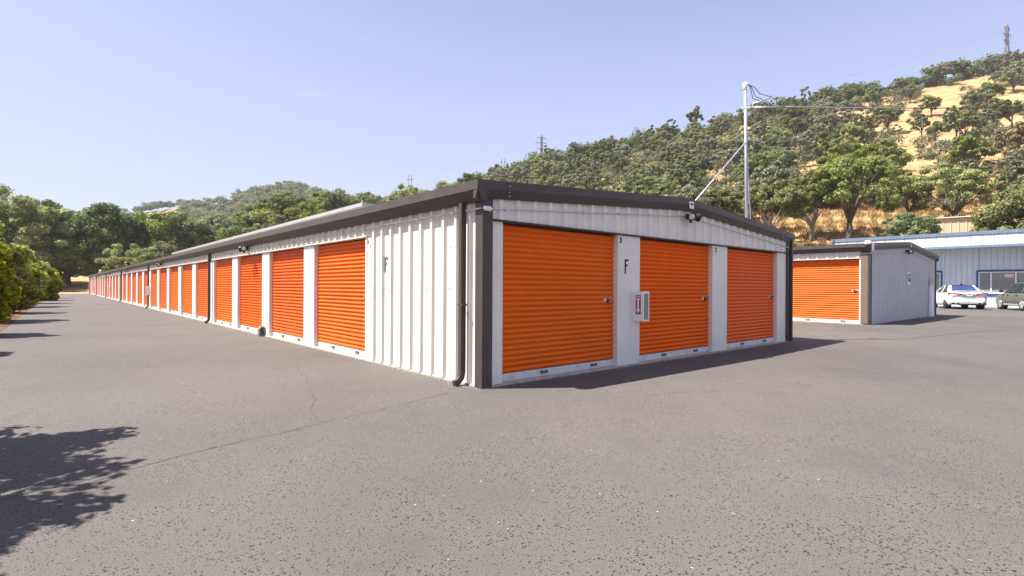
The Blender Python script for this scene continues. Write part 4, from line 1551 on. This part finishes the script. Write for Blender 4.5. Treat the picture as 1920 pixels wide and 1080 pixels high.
def tree(key, x, y, s, label, group=None, name='oak_tree', cat='tree', zs=1.0, z=None, vi=None):
    global n_tree
    vs = VAR[key]
    cm, tm = vs[vi if vi is not None else n_tree % len(vs)]
    n_tree += 1
    zz = gz(x, y) if z is None else z
    t = thing(name, label, cat, (x, y, zz - .05), random.uniform(0, 6.28), group)
    t.scale = (s * random.uniform(.84, 1.2), s * random.uniform(.84, 1.2), s * zs * (random.uniform(.9, 1.12) if group and 'hillside' in group else 1.0))
    link('crown', cm, t)
    link('trunk', tm, t)
    PLACED.append((x, y, 4.0 * s))
    return t
def at(px, dd):
    return ((px - 960) / F_PX * dd, dd)

# named trees near the buildings
tree('near', *at(1592, 66), 1.28, 'largest bright green oak on golden grass above building G', vi=0, zs=.98)
tree('near', *at(1520, 70), .95, 'green oak with pale trunk left of the largest oak', vi=1)
tree('near', *at(1445, 64), 1.05, 'dense dark oak rising behind the mast', vi=3)
tree('near', *at(1705, 74), .85, 'spreading oak with bare limbs right of the largest oak', vi=2)
tree('near', *at(1790, 70), .95, 'leaning bright oak above the tan shed', vi=0)
tree('big', *at(1912, 50), 1.10, 'broad dense oak overhanging the office roof at the right', vi=1, z=2.6)
tree('near', *at(1716, 51), .60, 'small round tree in front of the tan shed', vi=1, zs=.95, z=3.9)
tree('pine', *at(1511, 226), 1.35, 'lone slender pine standing out on the skyline', name='pine_tree', zs=1.15)
tree('straw', *at(1628, 165), 1.1, 'yellowish bare stemmed tree in middle of the slope', zs=1.0, vi=0)
tree('straw', *at(1893, 100), 1.25, 'yellowing tree with a leaning dark trunk at upper right', zs=1.1, vi=1)
tree('straw', *at(1925, 97), 1.3, 'yellowing tree cut by the right edge of the photo', zs=1.1, vi=0)

# left tree line past the end of building F
LT = [(45, 104, 366, 'big'), (125, 112, 380, 'big'), (208, 112, 366, 'big'), (-45, 98, 385, 'big'), (285, 118, 380, 'big'), (350, 122, 383, 'big'), (415, 124, 392, 'near'),
      (118, 104, 432, 'big'), (455, 128, 392, 'near'), (503, 132, 380, 'near'), (552, 138, 350, 'near'), (592, 146, 352, 'near'), (648, 142, 338, 'near'), (570, 122, 380, 'near'), (700, 150, 350, 'near'),
      (470, 114, 405, 'near'), (735, 165, 352, 'near'), (772, 170, 338, 'near'), (815, 172, 345, 'near'), (853, 178, 327, 'near'), (620, 118, 385, 'mid'), (520, 116, 398, 'mid'), (85, 124, 372, 'big'), (-10, 120, 375, 'big'), (300, 104, 440, 'near'), (250, 98, 455, 'near'), (888, 180, 322, 'near'), (925, 172, 330, 'near'), (676, 128, 372, 'near'), (180, 124, 385, 'big')]
names_left = ['tall wide oak behind the hedge at far left', 'oak between the two tallest oaks at far left', 'tall oak with dark limbs behind the lane end', 'oak cut by the left edge', 'bright round oak right of the lane end', 'oak in front of the golden hilltop', 'oak over the far door row, right of golden hilltop',
              'low rounded oak at the lane end behind the hedge']
for i, (px, dd, tpy, key) in enumerate(LT):
    gx_, gy_ = at(px, dd)
    s = (CAM_H + (538.5 + (px - 960) * .0054 - tpy) / F_PX * dd - gz(gx_, gy_)) / {'big': 9.2, 'near': 9.3, 'mid': 7.9}[key]
    lab = names_left[i] if i < len(names_left) else 'leafy green oak in the tree line behind the long storage building'
    tree(key, *at(px, dd), s, lab, 'oaks behind the long storage building')

PLACED.append((sx + 3.5, sy - 2, 7.0))
PLACED.append((sx + 1, sy + 6, 4.0))
# hillside oaks by dart throwing
def ground_px(x, y, z):
    return 960 + x / y * F_PX, 538.5 + (x / y * F_PX) * .0054 - (z - CAM_H) / y * F_PX
def inpoly(x, y, P):
    c = False
    j = len(P) - 1
    for i in range(len(P)):
        if (P[i][1] > y) != (P[j][1] > y) and x < (P[j][0] - P[i][0]) * (y - P[i][1]) / (P[j][1] - P[i][1]) + P[i][0]:
            c = not c
        j = i
    return c
CLEAR = [([(1470, 398), (1470, 470), (1690, 470), (1690, 392), (1600, 400)], 0.0),
         ([(1660, 320), (1685, 220), (1740, 165), (1850, 160), (1862, 196), (1752, 262), (1722, 335)], .12),
         ([(1540, 210), (1560, 255), (1690, 235), (1690, 205)], .3), ([(1690, 345), (1690, 460), (1770, 420), (1770, 330)], .1), ([(1820, 180), (1830, 240), (1930, 250), (1930, 190)], .4)]
eave = lambda px: np.interp(px, [0, 160, 895, 1290, 1487, 1500, 1640, 1700, 1800, 1920], [540, 515, 338, 372, 447, 470, 455, 450, 435, 430])
tries = 0
n_hill = 0
rr_ = random.Random(5)
while tries < 60000 and n_hill < 268:
    tries += 1
    m = rr_.uniform(-.30, 1.02)
    e_, dr_, d0_, p_ = [float(q) for q in hill_par(m)]
    y = math.sqrt(rr_.uniform((d0_ + 12) ** 2, (dr_ + 6) ** 2))
    x = m * y
    s = rr_.uniform(.78, 1.22) * (1.12 if y < 110 else 1.0 + .30 * min(1, (y - 110) / 120))
    z = gz(x, y)
    px, py = ground_px(x, y, z)
    if py - 9 * s / y * F_PX > eave(px) + 6:
        continue
    bad = False
    for P, keep in CLEAR:
        if inpoly(px, py, P) and rr_.random() > keep:
            bad = True
    if bad:
        continue
    md = .84 if m < .5 else .98
    for (qx, qy, qr) in PLACED:
        if (qx - x) ** 2 + (qy - y) ** 2 < (md * .74 * (qr + 4.0 * s)) ** 2:
            bad = True
            break
    if bad:
        continue
    n_hill += 1
    key = rr_.choices(['mid', 'near', 'open', 'shrub', 'straw'], [5, 2.2 if y < 125 else .2, 2.2, .6, .25])[0]
    lab = {'mid': 'rounded oak in the crowded oak wood on the golden hillside', 'near': 'leafy bright oak low on the golden hillside', 'open': 'thin open crowned oak on the golden hillside',
           'shrub': 'low scrubby oak bush on the golden hillside', 'straw': 'yellowing tree among the hillside oaks'}[key]
    gname = {'mid': 'rounded oaks on the hillside', 'near': 'bright oaks low on the hillside', 'open': 'thin oaks on the hillside', 'shrub': 'scrub on the hillside', 'straw': 'yellowing trees on the hillside'}[key]
    tree(key, x, y, s, lab, gname, 'shrub' if key == 'shrub' else 'oak_tree', 'shrub' if key == 'shrub' else 'tree')
SCRUB_MASK = True
print('hill trees', n_hill, 'tries', tries)

# far wood on the distant hill: one mass
def wood(name, n, mrange, drange, label, per=26, leaf=1.25, mat='oak', skip=None, hz=1.0):
    Cs, Rs = [], []
    r_ = random.Random(21)
    for i in range(n):
        m = r_.uniform(*mrange)
        y = r_.uniform(*drange)
        x = m * y
        if skip and skip(m, y, r_):
            continue
        z = gz(x, y)
        s = r_.uniform(.8, 1.35)
        for k_ in range(7):
            a = r_.uniform(0, 6.28)
            q = r_.uniform(0, 3.2) * s
            Cs.append((x + math.cos(a) * q, y + math.sin(a) * q, z + r_.uniform(2.2, 6.8) * s * hz))
            Rs.append(r_.uniform(1.5, 2.5) * s * (hz + 1) / 2)
    Vv, T = leaf_cloud(np.array(Cs), np.array(Rs), per, leaf, .75)
    tag(link(name, cloud_mesh(name, Vv, T, M[mat])), label, 'woodland', None, 'stuff')
def skip_far(m, y, r_):
    if -.735 < m < -.63 and y > 330 and y < 452:
        return True
    return False
wood('distant_woodland', 1500, (-.95, -.22), (215, 475), 'grey green oak wood covering the distant hill', per=75, leaf=.72, skip=skip_far, mat='oak_grey')
# the ridge of the near hill, past the last single tree
wood('ridge_woodland', 420, (-.22, 1.05), (246, 285), 'oak wood along the skyline of the near hill', per=60, leaf=.75)
def skip_scrub(m, y, r_):
    px, py = ground_px(m * y, y, gz(m * y, y))
    if py > eave(px) + 20:
        return True
    for P, keep in CLEAR:
        if inpoly(px, py, P):
            return r_.random() > keep * .5
    return r_.random() < np.interp(m, [.3, .62], [0.05, .68])
wood('hillside_scrub', 1150, (-.20, 1.05), (75, 250), 'low oak scrub between the trees of the golden hillside', per=70, leaf=.42, mat='oak_grey', skip=skip_scrub, hz=.55)

# hedge of big bushes on the left of the lane
def bush_variant(seed, n, per, leaf, rx, rz, zc):
    C, rad = crown_clumps(n, rx, rz, zc, seed, .25, -.95, .20, .34)
    Vv, T = leaf_cloud(C, rad, per, leaf, .9, .3)
    mb = MB()
    mb.smooth = True
    for i in range(6):
        e = Vector(C[i])
        mb.tube([(random.uniform(-.15, .15), random.uniform(-.15, .15), -.2), e * .4 + Vector((0, 0, .3)), e], [.06, .045, .015], 6)
    return cloud_mesh('foliage', Vv, T, M['bush']), mb.mesh('stem', M['bark'])
BV = [bush_variant(900 + i, 70, 420, .105, 1.45, 1.95, 1.55) for i in range(3)] + [bush_variant(930, 44, 170, .10, 1.45, 1.75, 1.75)]
BUSH = [(-6.3, -.35, .92, 1.22, 'bush past the left edge nearest the camera'), (-6.15, .92, 1.0, 1.22, 'tall bush just past the left edge casting the leafy shadow'), (-6.3, 8.6, .80, .95, 'hedge bush near the left edge behind the tall bush'),
        (-5.85, 13.6, .8, .95, 'third hedge bush past the left edge'), (-6.0, 20.5, 1.02, 1.10, 'large yellow green bush at the left edge'), (-5.7, 27.5, .95, .85, 'bush behind the large bush at the left edge'),
        (-5.55, 36.0, 1.08, .92, 'rounded yellow green bush in the middle of the hedge'), (-5.1, 43.5, 1.0, .82, 'bush beyond the rounded middle bush'), (-4.75, 52, 1.1, .86, 'last bright bush of the hedge beside the lane'),
        (-4.7, 61, 1.0, .8, 'small bush at the far end of the hedge')]
for i, (u, t, s, zs, lab) in enumerate(BUSH):
    fm, stm = BV[3 if i < 2 else i % 3]
    b_ = thing('hedge_bush', lab, 'bush', site(u, t, .03), random.uniform(0, 6), 'hedge bushes along the lane')
    b_.scale = (s, s, s * zs)
    link('foliage', fm, b_)
    link('stem', stm, b_)

# dry grass tufts
def grass(name, pts, label, hgt=.45, mat='grassblade'):
    n = len(pts)
    P = np.array(pts)
    h = rng.uniform(.5, 1.2, n) * hgt
    an = rng.uniform(0, 6.28, n)
    wv = np.stack([np.cos(an), np.sin(an), np.zeros(n)], 1) * (.05 * h / hgt)[:, None]
    ln = np.stack([rng.normal(0, .3, n) * h, rng.normal(0, .3, n) * h, h], 1)
    Vv = np.stack([P - wv, P + wv, P + ln + wv * .25, P + ln - wv * .25], 1).reshape(-1, 3)
    tag(link(name, cloud_mesh(name, Vv, np.repeat(rng.random(n), 4), M[mat])), label, 'grass', None, 'stuff')
pts = []
r_ = random.Random(3)
while len(pts) < 42000:
    m = r_.uniform(.46, .92)
    y = math.sqrt(r_.uniform(50 ** 2, 100 ** 2))
    if math.sin(m * 160 + y * .9) * math.sin(y * .7 - m * 70) > r_.uniform(-1.0, .8):
        continue
    pts.append((m * y, y, gz(m * y, y) - .05))
grass('dry_grass', pts, 'tall dry golden grass on the lower slope')
pts = []
while len(pts) < 9000:
    m = r_.uniform(-.93, -.68)
    y = r_.uniform(97, 118)
    u, t = to_site(m * y, y)
    if t < 98.5 and u > bed_u(t) - .5:
        continue
    pts.append((m * y, y, gz(m * y, y) - .05))
grass('dry_grass', pts, 'dry grass on the bank at the end of the lane', .5)

# grit and broken concrete along the foot of the walls
mb = MB()
gr = random.Random(17)
for i in range(1500):
    if gr.random() < .55:
        t = gr.uniform(0, 1) ** 1.6 * 30
        u = -abs(gr.gauss(0, .06)) - .04
    else:
        u = gr.uniform(0, 9.4)
        t = -abs(gr.gauss(0, .06)) - .04
    p = site(u, t, 0)
    r_s = gr.uniform(.004, .015)
    a = gr.uniform(0, 6.28)
    vs = [(p.x + math.cos(a + k_ * 2.1) * r_s * gr.uniform(.7, 1.3), p.y + math.sin(a + k_ * 2.1) * r_s * gr.uniform(.7, 1.3), -.004) for k_ in range(3)] + [(p.x, p.y, r_s * gr.uniform(.5, 1.0))]
    mb.add(vs, [(0, 1, 3), (1, 2, 3), (2, 0, 3)])
tag(mb.build('grit', painted('pale_grit', (.34, .29, .23), .9, .1, var=.35, scale=40)), 'pale grit and concrete crumbs along the wall foot', 'grit', None, 'stuff')
# bits of straw and leaves on the asphalt
mb = MB()
for i in range(110):
    y = random.uniform(2.0, 14) ** 1.0
    x = random.uniform(-.9, 1.0) * y
    u, t = to_site(x, y)
    if t > -1 and -.3 < u < 10:
        continue
    if u < -5:
        continue
    a = random.uniform(0, 6.28)
    L = random.uniform(.006, .022)
    wdt = random.uniform(.0015, .004)
    c, s_ = math.cos(a), math.sin(a)
    z = lot_z(u) + .006
    mb.add([(x - c * L, y - s_ * L, z), (x + s_ * wdt, y - c * wdt, z + .004), (x + c * L, y + s_ * L, z + .001), (x - s_ * wdt, y + c * wdt, z + .003)], [(0, 1, 2, 3)])
tag(mb.build('leaf_litter', painted('straw_bits', (.42, .31, .18), .8, .1, var=.2)), 'bits of dry straw and leaf scattered on the asphalt', 'leaf litter', None, 'stuff')

# wire fence on the slope
fn = thing('wire_fence', 'thin wire fence with dark posts on the golden slope', 'fence', (0, 0, 0))
fp = []
for px, dd in ((1470, 58), (1497, 58.5), (1528, 59), (1560, 59.5), (1592, 60), (1625, 60.5), (1655, 61)):
    x, y = at(px, dd)
    z = gz(x, y)
    fp.append(Vector((x, y, z)))
    mb = MB()
    mb.tube([(x, y, z - .3), (x, y, z + 1.15)], .045, 6)
    mb.build('post', M['wood'], fn)
mb = MB()
for h_ in (.35, .7, 1.05):
    mb.tube([p + Vector((0, 0, h_)) for p in fp], .006, 4)
mb.build('wire', M['lightwire'], fn)

# ------------------------------------------------------------------ power line towers on the ridge
def lattice(name, label, x, y, ztop_, hgt, wb, arms):
    zb = ztop_ - hgt
    t = thing(name, label, 'pylon', (x, y, zb), R(20), 'power line towers on the ridge')
    mb = MB()
    K = 9
    def cor(f):
        wq = wb * (1 - .80 * min(1, f / .62)) if f < .62 else wb * .20
        if f > .92:
            wq = wb * .20 * max(0, (1 - f) / .08)
        return wq
    lv = [0, .14, .28, .40, .51, .62, .70, .78, .86, .93, 1.0]
    th = hgt * .0052
    for i in range(len(lv) - 1):
        a, b = cor(lv[i]), cor(lv[i + 1])
        ca = [Vector((sx_ * a, sy_ * a, lv[i] * hgt)) for sx_, sy_ in ((1, 1), (-1, 1), (-1, -1), (1, -1))]
        cb = [Vector((sx_ * b, sy_ * b, lv[i + 1] * hgt)) for sx_, sy_ in ((1, 1), (-1, 1), (-1, -1), (1, -1))]
        for q in range(4):
            mb.tube([ca[q], cb[q]], th, 4, False)
            mb.tube([ca[q], cb[(q + 1) % 4]], th * .7, 4, False)
            mb.tube([ca[(q + 1) % 4], cb[q]], th * .7, 4, False)
            mb.tube([cb[q], cb[(q + 1) % 4]], th * .7, 4, False)
    mb.build('tower_frame', M['steel'], t)
    for f, ln in arms:
        mb = MB()
        for s_ in (-1, 1):
            z = f * hgt
            mb.tube([(0, 0, z + .02 * hgt), (s_ * ln, 0, z)], th, 4)
            mb.tube([(0, 0, z - .015 * hgt), (s_ * ln, 0, z)], th * .8, 4)
            mb.tube([(s_ * ln, 0, z), (s_ * ln, 0, z - .06 * hgt)], th * .8, 4)
        mb.build('crossarm', M['steel'], t)
    return t
def ztop_at(py, px, dd):
    return CAM_H + (538.5 + (px - 960) * .0054 - py) / F_PX * dd
x, y = at(1884, 275)
lattice('pylon', 'largest lattice pylon above the trees at upper right', x, y, ztop_at(42, 1884, 275), 30, 2.6, ((.90, 2.5), (.79, 3.0), (.68, 2.6)))
x, y = at(1014, 330)
lattice('pylon', 'slim lattice pylon on the skyline above the gable', x, y, ztop_at(252, 1014, 330), 27, 2.6, ((.92, 2.9), (.80, 3.6), (.66, 3.2)))
def h_frame(label, px, dd, py, hgt, gap):
    x, y = at(px, dd)
    zt = ztop_at(py, px, dd)
    t = thing('power_pole', label, 'pole', (x, y, zt - hgt), 0, 'power poles on the ridge')
    for s_ in (-1, 1):
        mb = MB()
        mb.tube([(s_ * gap, 0, 0), (s_ * gap, 0, hgt)], .20, 6)
        mb.build('pole', M['steel'], t)
    mb = MB()
    mb.box(-gap * 2.2, gap * 2.2, -.12, .12, hgt * .86, hgt * .86 + .3)
    mb.build('crossarm', M['steel'], t)
h_frame('small twin power pole left of the gable corner', 768, 330, 328, 22, .9)
h_frame('small twin power pole just right of the roof corner', 942, 330, 297, 18, .9)
mb = MB()
P = [Vector((*at(768, 330), ztop_at(330, 768, 330))), Vector((*at(1014, 330), ztop_at(262, 1014, 330))), Vector((*at(1884, 275), ztop_at(58, 1884, 275)))]
for a, b in ((0, 1), (1, 2)):
    for off in (-2.5, 2.5):
        pts = []
        for i in range(25):
            f = i / 24
            p = P[a].lerp(P[b], f)
            p.z -= 7 * 4 * f * (1 - f) * (.35 if a == 0 else .8)
            pts.append(p + Vector((off * .3, off, off * .3)))
        mb.tube(pts, .018, 4, False)
tag(mb.build('power_line', M['steel']), 'thin power lines strung between the ridge pylons', 'wire')

# ------------------------------------------------------------------ summer haze in the air
mz = bpy.data.materials.new('summer_haze')
mz.use_nodes = True
hz_nt = mz.node_tree
hz_nt.nodes.remove(hz_nt.nodes['Principled BSDF'])
pv = hz_nt.nodes.new('ShaderNodeVolumePrincipled')
pv.inputs['Color'].default_value = (0.90, 0.94, 1.0, 1)
pv.inputs['Density'].default_value = 0.00016
pv.inputs['Anisotropy'].default_value = 0.0
hz_nt.links.new(pv.outputs[0], hz_nt.nodes['Material Output'].inputs['Volume'])
mb = MB()
mb.box(-1450, 1450, -1450, 1450, -1.2, 165)
tag(mb.build('haze', mz), 'thin summer haze over the valley', None, None, 'stuff')
